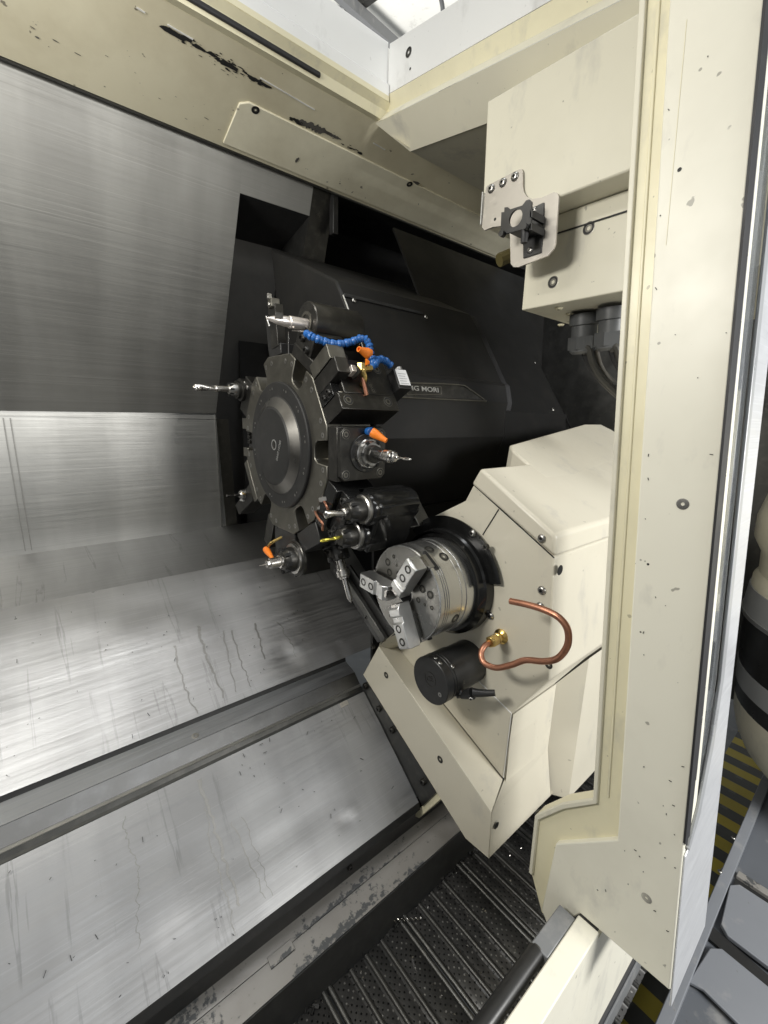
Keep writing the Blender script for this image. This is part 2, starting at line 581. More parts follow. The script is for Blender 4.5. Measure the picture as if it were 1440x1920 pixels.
SCREW = {
    'button': mk('button_screw', [(0, 1.0), (.12, 1.0), (.38, .82), (.52, .55)], .42, .35),
    'flat': mk('flat_screw', [(-.05, 1.0), (.03, 1.0), (.035, .95)], .34, .2),
    'cap': mk('cap_screw', [(-.3, 1.0), (.85, 1.0), (1.0, .9)], .52, .6),
    'capdark': mk('dark_cap_screw', [(-.3, 1.0), (.85, 1.0), (1.0, .9)], .52, .6, ('oxide', 'hole')),
    'sunk': mk('sunk_screw', [(.02, 1.35), (.06, 1.2), (.05, 1.0), (.03, .8), (.05, .78)], .45, .4, ('oxide_lt', 'hole')),
    'bore': mk('bored_screw', [(.02, 1.2), (.05, 1.1), (.05, 1.0), (.03, .98)], .82, .5, ('oxide', 'hole')),
    'rim': mk('rimmed_screw', [(.02, 1.25), (.07, 1.1), (.05, .95), (.03, .8), (.05, .78)], .45, .4, ('bolt', 'hole')),
    'creamy': mk('painted_screw', [(0, 1.0), (.12, 1.0), (.38, .82), (.52, .55)], .42, .35, ('cream_lip', 'hole')),
}
dot = MB().lathe((0, 0, 0), (0, 0, 1), [(0, 1.0), (.03, 1.0)], 14)
HOLE = unit('small_hole', dot, ('hole',), lambda p: 0)


_sk = SCREW['sunk']
_sk.materials.append(M['hole'])
for _p in _sk.polygons:
    if max(math.hypot(_sk.vertices[i].co.x, _sk.vertices[i].co.y) for i in _p.vertices) > .85 and min(math.hypot(_sk.vertices[i].co.x, _sk.vertices[i].co.y) for i in _p.vertices) < 1.01 and min(math.hypot(_sk.vertices[i].co.x, _sk.vertices[i].co.y) for i in _p.vertices) > .77:
        _p.material_index = 2


def screw(parent, pos, nrm, r, style='button', name='screw', sy=1.0):
    o = bpy.data.objects.new(name, HOLE if style == 'hole' else SCREW[style])
    COL.objects.link(o)
    o.parent = parent
    o.location = V(pos) - wloc(parent)
    o.rotation_mode = 'QUATERNION'
    o.rotation_quaternion = V(nrm).normalized().to_track_quat('Z', 'X')
    o.scale = (r, r, r * sy)
    return o


XM = V((-1, 0, 0))     # towards the open left end of the machine
YM = V((0, -1, 0))     # towards the door
YZ = lambda y, z, x: V((x, y, z))
FLOOR_Z = -1.55
XL, XS = -1.25, .66     # left end of the work space and right end of the steel floor sheets

# ================================================================== SETTING: hall floor, ceiling
mb = MB().quad((-9, -9, FLOOR_Z), (9, -9, FLOOR_Z), (9, 9, FLOOR_Z), (-9, 9, FLOOR_Z))
struct('ground', mb, 'floor')
mb = MB().box((0, 0, 4.02), (9, 9, .02))
struct('ceiling', mb, 'room_ceiling')
t = thing('ceiling_girder', 'dark steel girder under the hall ceiling above the open roof', 'girder', (2.9, 4, 3.7))
a, b = P(648, 0, Z=3.8), P(735, 78, Z=3.8)
dv = (b - a).normalized()
mb = MB().box((a + b) / 2, (3.2, .03, .05), (dv, V((0, 0, 1)).cross(dv), V((0, 0, 1))))
obj('web', mb, 'grey_paint', t)
a, b = P(642, 22, Z=3.9), P(685, -10, Z=3.9)
dv2 = (b - a).normalized()
mb = MB().box(P(672, 12, Z=3.9), (.25, .03, .03), (dv2, V((0, 0, 1)).cross(dv2), V((0, 0, 1))))
obj('brace', mb, 'dark_steel', t)
t = thing('ceiling_conduit', 'thin grey conduit hanging under the hall ceiling', 'pipe', P(826, 5, Z=3.6))
mb = MB().tube([P(822, -20, Z=3.7), P(829, 8, Z=3.6), P(832, 40, Z=3.5)], .02, 8)
obj('pipe', mb, 'grey_paint', t)

# ================================================================== BACK WALL of the work space (brushed sheets)
LEAN = .36
uw = lambda x, z: V((x, 1.58 - LEAN * (z + .027), z))
UN = V((0, -1, -LEAN)).normalized()
UP0 = uw(0, 0)
t = thing('back_wall', 'tall brushed steel sheet wall at the back left of the machine', 'wall panel', (0, 1.58, -.4))
pk1, pk2 = PP(450, 362, UP0, UN), PP(405, 775, UP0, UN)
pk3, pk4 = PP(580, 405, UP0, UN), PP(551, 568, UP0, UN)
k = (pk4.x - pk3.x) / (pk4.z - pk3.z)
pk5 = uw(pk3.x + k * .75 * (-.5 - pk3.z), -.5)
zt = 1.0
xr = .865
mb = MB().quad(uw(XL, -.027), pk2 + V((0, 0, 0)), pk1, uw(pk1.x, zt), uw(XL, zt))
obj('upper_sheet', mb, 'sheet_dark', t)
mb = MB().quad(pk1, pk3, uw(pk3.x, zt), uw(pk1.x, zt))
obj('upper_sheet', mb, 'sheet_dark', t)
mb = MB().quad(pk3, pk5, uw(xr, -.5), uw(xr, zt), uw(pk3.x, zt))
obj('shaded_edge_sheet', mb, 'oxide', t)  # steel in shadow, its shade given by the dark oxide colour
# pocket beside the turret slide
dep = V((0, .20, -.05))
q1, q3, q5, q2 = pk1 + dep, pk3 + dep, pk5 + dep, pk2 + dep + V((-.02, 0, -.5))
mb = MB().quad(pk1, pk3, q3, q1)
obj('pocket_roof', mb, 'black_matt', t)
mb = MB().quad(q1, q3, q5, q2)
obj('pocket_back', mb, 'pocket_grey', t)
mb = MB().quad(pk3, pk5, q5, q3)
mb.quad(pk1, q1, q2, pk2 + V((0, 0, -.45)), pk2)
obj('pocket_side', mb, 'dark_steel', t)
yb = 1.585
lowr = P(405, 781, Y=yb)
lowr2 = P(424, 986, Y=yb)
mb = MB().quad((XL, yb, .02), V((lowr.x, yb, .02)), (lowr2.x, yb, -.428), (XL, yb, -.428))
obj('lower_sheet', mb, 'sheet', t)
mb = MB().box(((XL + lowr.x) / 2, yb - .002, -.0285), ((lowr.x - XL) / 2, .003, .0010))
obj('joint_strip', mb, 'sheet', t)
mb = MB().prism([V((lowr.x, yb - .002, -.03)), V((lowr2.x, yb - .002, -.43)), V((lowr2.x + .05, yb + .02, -.43)), V((lowr.x + .05, yb + .02, -.03))], (0, .01, 0))
obj('edge_strip', mb, 'oxide_lt', t)
for sx in (19, 62):
    a, b = P(sx * .3, 780, Y=yb), P(sx * .3 + 42, 1035, Y=yb)
    obj('seam_or_lit_edge', MB().box(((a.x + b.x) / 2, yb - .0015, -.225), (.0012, .0012, .19)), 'sheet_dark', t)

# ================================================================== SLOPED STEEL FLOOR
S_ = 1.17
FP = [(1.585, -.425), (1.294, -.473), (.9536, -.7105)]
t = thing('slope_cover', 'upper sloped brushed steel floor sheet under the turret', 'floor panel', (0, 1.2, -.6))


def strip(name, pts, mat, parent, x0=XL, x1=XS, thick=.004, bevel=0):
    """sheet extruded along the machine: pts are (y, z)"""
    mb = MB()
    n = len(pts)
    for y, z in pts:
        mb.v += [V((x0, y, z)), V((x1, y, z))]
    for i in range(n - 1):
        mb.f.append([2 * i, 2 * i + 1, 2 * i + 3, 2 * i + 2])
    o = obj(name, mb, mat, parent, ang=3)
    o.data.polygons.foreach_set('use_smooth', [False] * len(o.data.polygons))
    so = o.modifiers.new('thick', 'SOLIDIFY')
    so.thickness = thick
    so.offset = 0
    return o


SURF = {}


def bent(name, pts, mat, parent, nx=64, ny=26, amp=.0025, x0=XL, x1=XS, dents=()):
    """a gently dented sheet between two profile points, finely divided"""
    (y0, z0), (y1, z1) = pts
    nrm = V((0, -(z0 - z1), (y0 - y1))).normalized()
    if nrm.z < 0:
        nrm = -nrm
    from mathutils import noise as nz
    mb = MB()

    def height(x, v_):
        e = math.sin(math.pi * v_)
        h = amp * e * nz.noise(V((x * 3.1, v_ * 2.3, y0 * 3)))
        h += amp * .6 * e * nz.noise(V((x * 8.1, v_ * 5.3, 3 + y0)))
        for dx, dvv, rad, hh in dents:
            q = math.hypot((x - dx), (v_ - dvv) * math.hypot(y0 - y1, z0 - z1))
            h += hh * math.exp(-(q / rad) ** 2)
        return h

    def place(p, off):
        v_ = (p.y - y0) / (y1 - y0)
        return V((p.x, p.y, z0 + (z1 - z0) * v_)) + nrm * (height(p.x, v_) + off)
    SURF[name] = (place, V((0, y0, z0)), nrm)
    for i in range(nx + 1):
        for j in range(ny + 1):
            u, v_ = i / nx, j / ny
            x = x0 + (x1 - x0) * u
            p = V((x, y0 + (y1 - y0) * v_, z0 + (z1 - z0) * v_))
            mb.v.append(p + nrm * height(x, v_))
    for i in range(nx):
        for j in range(ny):
            a = i * (ny + 1) + j
            mb.f.append([a, a + ny + 1, a + ny + 2, a + 1])
    return obj(name, mb, mat, parent, ang=60)


bent('upper_bend', (FP[0], FP[1]), 'sheet_floor', t, 60, 10, .0015, x1=1.1)
bent('main_sheet', (FP[1], FP[2]), 'sheet_floor', t, 120, 34, .0035, x1=.90, dents=((.50, .86, .035, -.006), (.53, .80, .02, .005), (.30, .45, .05, .003)))
strip('front_drop', [FP[2], (.951, -.7225)], 'black_matt', t)

t = thing('ridge_rail', 'narrow steel ridge rail running between the two sloped floor sheets', 'rail', (0, .9, -.74))
strip('ledge', [(.951, -.7225), (.905, -.7350)], 'ledge_steel', t)
strip('drop', [(.905, -.7350), (.880, -.7594)], 'ridge', t)
strip('lip', [(.880, -.7594), (.8715, -.7606)], 'sheet', t, thick=.002)
strip('groove', [(.8715, -.7616), (.8680, -.7715), (.8600, -.7722)], 'dark_steel', t, thick=.001)
LNm = V((0, -.0125, .046)).normalized()
p = PP(366, 1381, (0, .951, -.7225), LNm) + LNm * .0024
screw(t, p, LNm, .0078, 'flat')
for px, py in ((575, 1290), (598, 1277), (512, 1420)):
    pass

t = thing('lower_slope_cover', 'lower sloped steel floor sheet with drip stains above the conveyor', 'floor panel', (0, .75, -.86))
LP = [(.8585, -.772), (.6220, -.956)]
bent('sheet', (LP[0], LP[1]), 'sheet_floor', t, 110, 30, .003, dents=((.47, .80, .012, -.004), (.485, .77, .012, .003), (.1, .6, .05, .003)))
strip('bottom_fold', [LP[1], (.617, -.972), (.634, -.978)], 'black_matt', t)
LN_ = V((0, -.614, .789)).normalized()
tagp = PP(645, 1320, (0, LP[0][0], LP[0][1]), LN_)
ex = V((1, 0, 0))
ey = LN_.cross(ex)
mb = MB().box(tagp + LN_ * .001, (.012, .006, .001), (ex, ey, LN_))
lp = obj('tag_plate', mb, 'plate', t)
for s in (-1, 1):
    screw(lp, tagp + LN_ * .002 + ex * .005 * s, LN_, .0025, 'flat', 'rivet')



def trail(surf, pix, width, parent, seed, mat='trail'):
    """dried coolant trail: a thin wandering film lying on the sheet"""
    rnd = random.Random(seed)
    place, p0, nrm = SURF[surf]
    q = [PP(px, py, p0, nrm) for px, py in pix]
    fine = []
    for a, b in zip(q[:-1], q[1:]):
        for k in range(14):
            fine.append(a.lerp(b, k / 14) + V((.004 * math.sin(k * .7 + seed) * rnd.random(), 0, 0)))
    mb = MB()
    N = len(fine)
    for i, p in enumerate(fine):
        wv = .62 * width * (.45 + .55 * rnd.random()) * (1 - .5 * i / N)
        jit = V((rnd.uniform(-.0012, .0012), 0, 0))
        for sgn in (-1, 1):
            mb.v.append(place(p + jit + V((wv * sgn, 0, 0)), .0007))
    for i in range(N - 1):
        mb.f.append([2 * i, 2 * i + 1, 2 * i + 3, 2 * i + 2])
    obj('trail', mb, mat, parent, ang=80)


SC_ = bpy.data.objects['slope_cover']
for i, (pix, w_) in enumerate((([(326, 1212), (345, 1290), (372, 1342)], .005), ([(370, 1175), (384, 1225), (400, 1262), (422, 1312)], .008), ([(418, 1183), (430, 1245), (445, 1302)], .0035), ([(434, 1182), (452, 1240), (472, 1292)], .004), ([(478, 1168), (498, 1242)], .006), ([(520, 1165), (545, 1205), (556, 1235)], .003))):
    trail('main_sheet', pix, w_, SC_, i)
for i, (pix, w_) in enumerate((([(231, 1533), (238, 1575), (258, 1624), (260, 1665), (256, 1720), (263, 1782)], .0025), ([(372, 1462), (398, 1535), (424, 1618), (452, 1705)], .008), ([(384, 1498), (396, 1590), (418, 1642)], .003), ([(436, 1540), (470, 1620), (500, 1690)], .003), ([(455, 1530), (486, 1612), (512, 1686)], .002), ([(408, 1630), (430, 1700), (440, 1760)], .003))):
    trail('sheet', pix, w_, t, 20 + i)

# side strips closing the steel floor against the headstock
t = thing('side_strip', 'dark steel side strip bolted along the right edge of the lower floor sheet', 'side plate', (.66, .74, -.84))
poly = [P(676, 1290, X=.663), P(792, 1512, X=.663), P(822, 1482, X=.663), P(705, 1262, X=.663)]
obj('plate', MB().prism(poly, (.006, 0, 0)), 'dark_steel', t)
for px, py in ((712, 1328), (737, 1368), (795, 1465), (687, 1285)):
    screw(t, P(px, py, X=.6625), XM, .0085, 'capdark')
t = thing('side_strip', 'black steel side strip edging the upper floor sheet below the turret', 'side plate', (.665, .87, -.55))
poly = [P(625, 1068, X=.664), P(708, 1205, X=.664), P(742, 1190, X=.664), P(655, 1060, X=.664)]
obj('plate', MB().prism(poly, (.006, 0, 0)), 'black', t)
a = P(637, 1066, X=.655), P(722, 1200, X=.655)
mb = MB().box((a[0] + a[1]) / 2, ((a[0] - a[1]).length / 2, .006, .010), ((a[0] - a[1]).normalized(), V((1, 0, 0)), (a[0] - a[1]).normalized().cross(V((1, 0, 0)))))
obj('rail', mb, 'dark_steel', t, .001)
for px, py in ((689, 1157), (700, 1212)):
    screw(t, P(px, py, X=.6535), XM, .006, 'capdark')
t = thing('cream_block', 'small cream painted block under the lower end of the side strip', 'block', (.67, .6, -1.0))
poly = [P(776, 1530, X=.668), P(816, 1481, X=.668), P(828, 1497, X=.668), P(786, 1534, X=.668)]
obj('body', MB().prism(poly, (.06, 0, 0)), 'cream_lip', t, .001)

# ================================================================== CHIP CONVEYOR
t = thing('chip_conveyor', 'dark hinged chip conveyor with perforated plates at the bottom of the machine', 'conveyor', (.6, .4, -1.25))
CZ = -1.17
strip('under_wall', [(.640, -.965), (.640, -1.10)], 'black', t, XL, 2.0)
strip('ledge', [(.642, -1.0465), (.6125, -1.0560)], 'worn', t, XL, .80)
strip('ledge', [(.6120, -1.0580), (.5660, -1.0700)], 'worn', t, XL, .80)
strip('ledge', [(.642, -1.0500), (.5660, -1.0740)], 'black', t, .80, 2.0)
strip('trough_wall', [(.566, -1.0720), (.562, -1.12), (.5585, -1.19)], 'dark_grey', t, XL, 2.0)
WNm = V((0, -.012, .046)).normalized()
a = PP(527, 1790, (0, .612, -1.058), WNm)
obj('weld_tab', MB().box(a + WNm * .004, (.026, .010, .0018), (V((1, 0, 0)), WNm.cross(V((1, 0, 0))), WNm)), 'worn', t, .001)
for dx in (-.03, .028):
    obj('weld_tick', MB().box(a + WNm * .003 + V((dx, .012, 0)), (.001, .008, .001), (V((1, 0, 0)), WNm.cross(V((1, 0, 0))), WNm)), 'dark_steel', t)
a = P(655, 1625, Y=.639)
screw(t, a, YM, .007, 'capdark')
# perforated plates between hinges, each with two pressed ribs
hinges = [-.08, .13, .345, .555, .762, .97, 1.18, 1.39]
ribs = {.13: (.205, .268), .345: (.403, .444, .488), .555: (.607, .650, .693), .762: (.815, .86, .905), .97: (1.02, 1.06, 1.1), 1.18: (1.23, 1.27, 1.31), -.08: (-.03, .04)}
YA, YBk = .150, .556
for i in range(len(hinges) - 1):
    x0, x1 = hinges[i] + .008, hinges[i + 1] - .008
    pts = [(x0, 0)]
    for rx in ribs[hinges[i]]:
        pts += [(rx - .010, 0), (rx - .008, .0018), (rx + .008, .0018), (rx + .010, 0)]
    pts += [(x1, 0)]
    # scalloped inner end
    mb = MB()
    for x, h in pts:
        mb.v += [V((x, YA, CZ + h)), V((x, YBk - (.004 if h else 0), CZ + h))]
    for j in range(len(pts) - 1):
        mb.f.append([2 * j, 2 * j + 2, 2 * j + 3, 2 * j + 1])
    for rx in ribs[hinges[i]]:
        obj('rib', MB().lathe((rx, YA, CZ + .0035), (0, 1, 0), [(0, .0062), (YBk - YA - .004, .0062)], 12), 'rib_steel', t)
    o = obj('hinge_plate', mb, 'conv', t, ang=50)
    so = o.modifiers.new('thick', 'SOLIDIFY')
    so.thickness = .003
    so.offset = -1
for hx in hinges:
    for dx, r in ((-.007, .0062), (.0075, .0062)):
        obj('hinge_rod', MB().cyl((hx + dx, YA, CZ + .002), (hx + dx, YBk + .002, CZ + .002), r, n=12), 'dark_steel', t)
mb = MB()
for i in range(90):
    x = random.uniform(.2, 1.1)
    c0 = V((x, .556 + random.uniform(-.01, .004), CZ + random.uniform(0, .008)))
    ax = V((random.uniform(-1, 1), random.uniform(-1, 1), random.uniform(-.3, .3))).normalized()
    bx = ax.orthogonal().normalized()
    mb.box(c0, (random.uniform(.002, .007), random.uniform(.0012, .004), random.uniform(.001, .004)), (ax, bx, ax.cross(bx)))
ch = obj('swarf_edge', mb, 'black_matt', t)
ch['kind'] = 'stuff'
mb = MB()
for i in range(170):
    x, y = random.uniform(.25, 1.0), random.uniform(.2, .55)
    s = random.uniform(.0005, .0013)
    ang = random.uniform(0, 3.1)
    ax = V((math.cos(ang), math.sin(ang), random.uniform(-.4, .4))).normalized()
    bx = ax.orthogonal().normalized()
    mb.box((x, y, CZ + .004), (s * random.uniform(1, 2.2), s, s * .3), (ax, bx, ax.cross(bx)))
o = obj('metal_chips', mb, 'steel')
tag(o, 'tiny bright metal chips scattered over the dark conveyor plates', 'chips')
o['kind'] = 'stuff'
# a curled chip on the conveyor edge
pts = []
b0, b1 = P(735, 1727, Z=CZ + .012), P(790, 1722, Z=CZ + .012)
for i in range(60):
    u = i / 59
    c0 = b0.lerp(b1, u)
    rr = .006 * (1 - .75 * u)
    pts.append(c0 + V((0, math.cos(u * 40), math.sin(u * 40))) * rr)
o = obj('curled_chip', MB().tube(pts, .0009, 5, 2), 'steel')
tag(o, 'curled steel shaving lying at the inner edge of the conveyor', 'shaving')
# loose chips on the steel sheets
mb = MB()
for i in range(130):
    if random.random() < .55:
        (y0, z0), (y1, z1) = FP[1], FP[2]
    else:
        (y0, z0), (y1, z1) = LP
    u = random.uniform(.02, .97)
    nrm = V((0, -(z0 - z1), (y0 - y1))).normalized()
    if nrm.z < 0:
        nrm = -nrm
    c0 = V((random.uniform(-.45, .62), y0 + (y1 - y0) * u, z0 + (z1 - z0) * u)) + nrm * .004
    ang = random.uniform(0, 3.14)
    s_ = V((0, y1 - y0, z1 - z0)).normalized()
    ax = V((1, 0, 0)) * math.cos(ang) + s_ * math.sin(ang)
    l_ = random.choice((.0009, .0014, .002, .0045))
    mb.box(c0, (l_, .00045, .0005), (ax, nrm.cross(ax), nrm))
o = obj('loose_chips', mb, 'black_matt')
tag(o, 'dark hair-like chips sprinkled over the sloped steel floor sheets', 'chips')
o['kind'] = 'stuff'

# ================================================================== TOP BEAM, roof opening
t = thing('top_beam', 'scuffed cream roof panel above the back wall with flaked paint', 'roof panel', (0, 1.2, .72))
B0, B1 = (1.305, .6845), (1.070, .7680)
XR = 1.75
strip('soffit', [B0, B1], 'cream_beam', t, XL, XR)
strip('added_rear_roof', [(1.312, .690), (1.72, .74)], 'black_matt', t, XL, 2.3)  # plate added to keep light off the panel behind the beam
strip('lower_hem', [(1.306, .6780), (1.312, .6900), (1.33, .70)], 'dark_steel', t, XL, XR)
mb_pts = [(1.070, .7680), (1.052, .7660), (1.046, .7850), (1.030, .7960)]
strip('gutter', mb_pts, 'cream_lip', t, XL, XR, .003)
strip('gutter_edge', [(1.030, .7960), (1.0300, .8080)], 'cream_lip', t, XL, .84, .003)
BN = V((0, -(.7680 - .6845), -(1.305 - 1.070))).normalized()
bp = lambda px, py, off=0.0: PP(px, py, V((0, *B0)) + BN * off, BN)
# long bright slot edges worn to metal
for a_, b_ in (((314, 46), (362, 74)), ((488, 146), (590, 206)), ((700, 268), (722, 281)), ((256, 14), (272, 24))):
    p0, p1 = bp(*a_, .0034), bp(*b_, .0034)
    dv = (p1 - p0).normalized()
    obj('bare_edge', MB().box((p0 + p1) / 2, ((p1 - p0).length / 2, .0013, .0006), (dv, BN.cross(dv), BN)), 'white', t)
# big flaked patches, irregular thin outlines of bare primer
def patch(px0, py0, px1, py1, wdt, seed, n=26):
    rnd = random.Random(seed)
    a, b = bp(px0, py0, .0030), bp(px1, py1, .0030)
    dv = (b - a).normalized()
    ev = BN.cross(dv)
    L = (b - a).length
    up, dn = [], []
    for i in range(n + 1):
        u = i / n
        e = math.sin(math.pi * u) ** .6
        up.append(a + dv * (u * L) + ev * (wdt * e * rnd.uniform(.35, 1)))
        dn.append(a + dv * (u * L) - ev * (wdt * e * rnd.uniform(.35, 1)))
    mb = MB()
    mb.v = up + dn
    for i in range(n):
        mb.f.append([i, i + 1, n + 2 + i, n + 1 + i])
    return mb
for i, (args, mt) in enumerate((((552, 224, 622, 252, .013), 'primer'), ((606, 246, 640, 262, .006), 'primer'))):
    obj('bare_patch', patch(*args, seed=i + 5), mt, t)
def flakes(name, line, n, spread, seed, parent, lmin=.002, lmax=.014, mat='black_matt'):
    rnd = random.Random(seed)
    a, b = bp(*line[0], .0031), bp(*line[1], .0031)
    dv = (b - a).normalized()
    ev = BN.cross(dv)
    mb = MB()
    for i in range(n):
        u_ = rnd.random()
        off = rnd.gauss(0, 1) * spread * (.35 + math.sin(math.pi * u_))
        c0 = a.lerp(b, u_) + ev * off
        L = rnd.uniform(lmin, lmax) * rnd.random() * (1.4 if abs(off) < spread * .5 else .5)
        W = L * rnd.uniform(.16, .42)
        k = 9
        pts = []
        for j in range(k):
            an = 6.283 * j / k
            q = rnd.uniform(.5, 1.15)
            pts.append(c0 + dv * (math.cos(an) * L * q) + ev * (math.sin(an) * W * q) + BN * (i * 1e-6))
        b0 = len(mb.v)
        mb.v += pts
        mb.f.append([b0 + j for j in range(k)])
    o = obj(name, mb, mat, parent)
    o['kind'] = 'stuff'
    return o


flakes('paint_flakes', ((318, 56), (500, 163)), 150, .0055, 11, t, .004, .020)
flakes('paint_flakes', ((545, 222), (680, 288)), 90, .006, 12, t, .002, .010)
flakes('paint_flakes', ((60, 40), (420, 250)), 46, .05, 13, t, .001, .006, 'primer')
p0, p1 = P(600, 162, Y=1.047), P(330, 0, Y=1.047)
obj('slot', MB().box(((p0.x + p1.x) / 2 - .0, 1.0455, .7765), ((p0.x - p1.x) / 2, .004, .0055)), 'rubber', t, .003)
screw(t, bp(388, 106, 0), BN, .010, 'hole')
# overlay plate
t2 = thing('cover_strip', 'long cream cover strip screwed along the lower edge of the roof panel', 'strip', (1, 1.25, .69))
zl = lambda y: B0[1] + (B0[1] - B1[1]) * (y - B0[0]) / (B0[0] - B1[0]) * 1.0
o1, o2, o3, o4 = bp(418, 270, .006), bp(430, 175, .006), None, None
def onb(zy, x):     # point on beam plane at ratio z/y
    # solve y: z = zy*y on plane
    n_, p_ = BN, V((0, *B0)) + BN * .006
    y = (p_.y * n_.y + p_.z * n_.z) / (n_.y + zy * n_.z)
    return V((x, y, zy * y))
xe = 1.7
A_, B_, C_, D_ = onb(.529, o1.x), onb(.614, o1.x), onb(.622, o2.x + .0), onb(.622, xe)
plate = [onb(.529, o1.x), onb(.612, o1.x + .002), onb(.6225, o1.x + .022), onb(.6225, xe), onb(.529, xe)]
obj('plate', MB().prism(plate, -BN * .0055), 'cream_plate', t2, .0015)
for px, py in ((479, 206), (768, 345)):
    screw(t2, PP(px, py, plate[0], BN) + BN * .0005, BN, .0075, 'sunk')
for (px, py), s_ in (((557, 300), (.012, .022)), ((781, 343), (.038, .014))):
    c0 = PP(px, py, plate[0] + BN * .0012, BN)
    rnd = random.Random(px)
    pts = []
    for i in range(12):
        a = i / 12 * 6.283
        rr = rnd.uniform(.45, 1.0)
        pts.append(c0 + V((1, 0, 0)) * math.cos(a) * s_[0] * rr * .5 + V((1, 0, 0)).cross(BN) * math.sin(a) * s_[1] * rr * .5)
    obj('bare_patch', MB().quad(*pts), 'primer', t2)

# roof opening curb: back curb and right curb
t = thing('roof_curb', 'white folded steel curb along the back edge of the roof opening', 'curb', (0, 1.03, .87))
XC = .842
mb = MB().quad((XL, 1.040, .8130), (XC, 1.040, .8130), (XC, 1.040, .9305), (XL, 1.040, .9305))
o = obj('upright', mb, 'white', t)
strip('folded_lip', [(1.040, .8420), (1.031, .8330), (1.0300, .8080)], 'white', t, XL, XC - .003, .002)
mb = MB().quad((XL, 1.041, .9305), (XC, 1.041, .9305), (XC, 1.09, .936), (XL, 1.09, .936))
obj('top_flange', mb, 'white', t)
t = thing('roof_curb', 'white folded steel curb along the right edge of the roof opening', 'curb', (.84, .6, .87))
zb = lambda px, py: P(px, py, X=XC)
c1_, c2_, c3_, c4_ = zb(731, 82), zb(860, 0), zb(1033, 0), zb(727, 177)
ext = lambda a, b, s: a + (b - a) * s
c2_, c3_ = ext(c1_, c2_, 2.6), ext(c4_, c3_, 1.9)
mb = MB().prism([c1_, c2_, c3_, c4_], (.003, 0, 0))
obj('upright', mb, 'white', t)
d1, d2 = P(727, 178, X=XC - .001), P(1033, 2, X=XC - .001)
d3, d4 = P(704, 231, X=XC - .018), P(1164, 0, X=XC - .018)
d2, d4 = ext(d1, d2, 1.9), ext(d3, d4, 1.5)
dm1, dm2 = d1.lerp(d3, .55) + V((.016, 0, 0)), d2.lerp(d4, .55) + V((.016, 0, 0))
mb = MB().quad(d1, d2, dm2, dm1)
obj('gutter_back', mb, 'cream_lip', t)
mb = MB().quad(dm1, dm2, d4, d3)
obj('gutter_lip', mb, 'cream', t)
g3, g4 = d3 + V((.0, 0, -.001)), d4 + V((.0, 0, -.001))
e1_, e2_ = P(769, 284, X=.885), P(1420, 45, X=.885)
mb = MB().quad(g3, g4, e2_ + V((0, 0, 0)), e1_)
obj('soffit', mb, 'cream', t)
ro = V((.95, 0, 0))
obj('roof_sheet', MB().quad(e1_ + V((0, 0, .001)), e2_ + V((0, 0, .001)), e2_ + ro, e1_ + ro), 'cream', t)
obj('roof_sheet', MB().quad(V((XC + .003, 1.078, .7670)), e1_ + V((-.03, -.006, .003)), e1_ + ro + V((0, -.006, .003)), V((1.80, 1.078, .7670))), 'cream', t)
screw(t, P(766, 98, X=XC - .0005), XM, .008, 'sunk')
screw(t, P(769, 129, X=XC - .0005), XM, .003, 'hole')
for px, py in ((985, 95), (892, 142)):
    pass
sl = P(762, 232, X=.865)

# ================================================================== RIGHT END: overhead boxes
BX = .80
t = thing('overhead_box', 'large cream sheet metal box hanging under the roof at the right', 'box', (.9, .5, .4))
b1_ = P(905, 428, X=BX)
b2_ = P(1182, 315, X=BX)
zl_ = .393
yl_ = b1_.y + .003
yu_ = P(914, 190, X=BX).y
bt1, bt2 = P(914, 190, X=BX), P(1191, 27, X=BX)
bt2 = bt1 + (bt2 - bt1) * 1.15
poly = [V((BX, yl_, zl_)), bt1, bt2, V((BX, bt2.y, zl_))]
obj('body', MB().prism(poly, (.5, 0, 0)), 'cream', t, .003)
t = thing('cable_box', 'smaller cream cable box under the overhead box with glands below', 'box', (.98, .45, .28))
B2 = .86
b3_ = P(978, 582, X=B2)
poly = [V((B2, b3_.y, .2275)), V((B2, b3_.y, .392)), V((B2, .14, .392)), V((B2, .14, .2275))]
obj('body', MB().prism(poly, (.42, 0, 0)), 'cream', t, .002)
s1, s2 = P(1047, 437, X=B2 - .0015), P(1172, 397, X=B2 - .0015)
dv = (s2 - s1).normalized()
obj('seam_or_lit_edge', MB().box((s1 + s2) / 2, ((s2 - s1).length / 2 + .03, .0012, .0012), (dv, dv.cross(V((1, 0, 0))), V((1, 0, 0)))), 'hole', t)
screw(t, P(1037, 529, X=B2), XM, .0085, 'sunk')
screw(t, P(1104, 428, X=B2), XM, .0085, 'sunk')
for px, py in ((1048, 577), (1068, 588), (1052, 608)):
    p = P(px, py, Z=.227)
    screw(t, p, (0, 0, -1), .008, 'creamy')
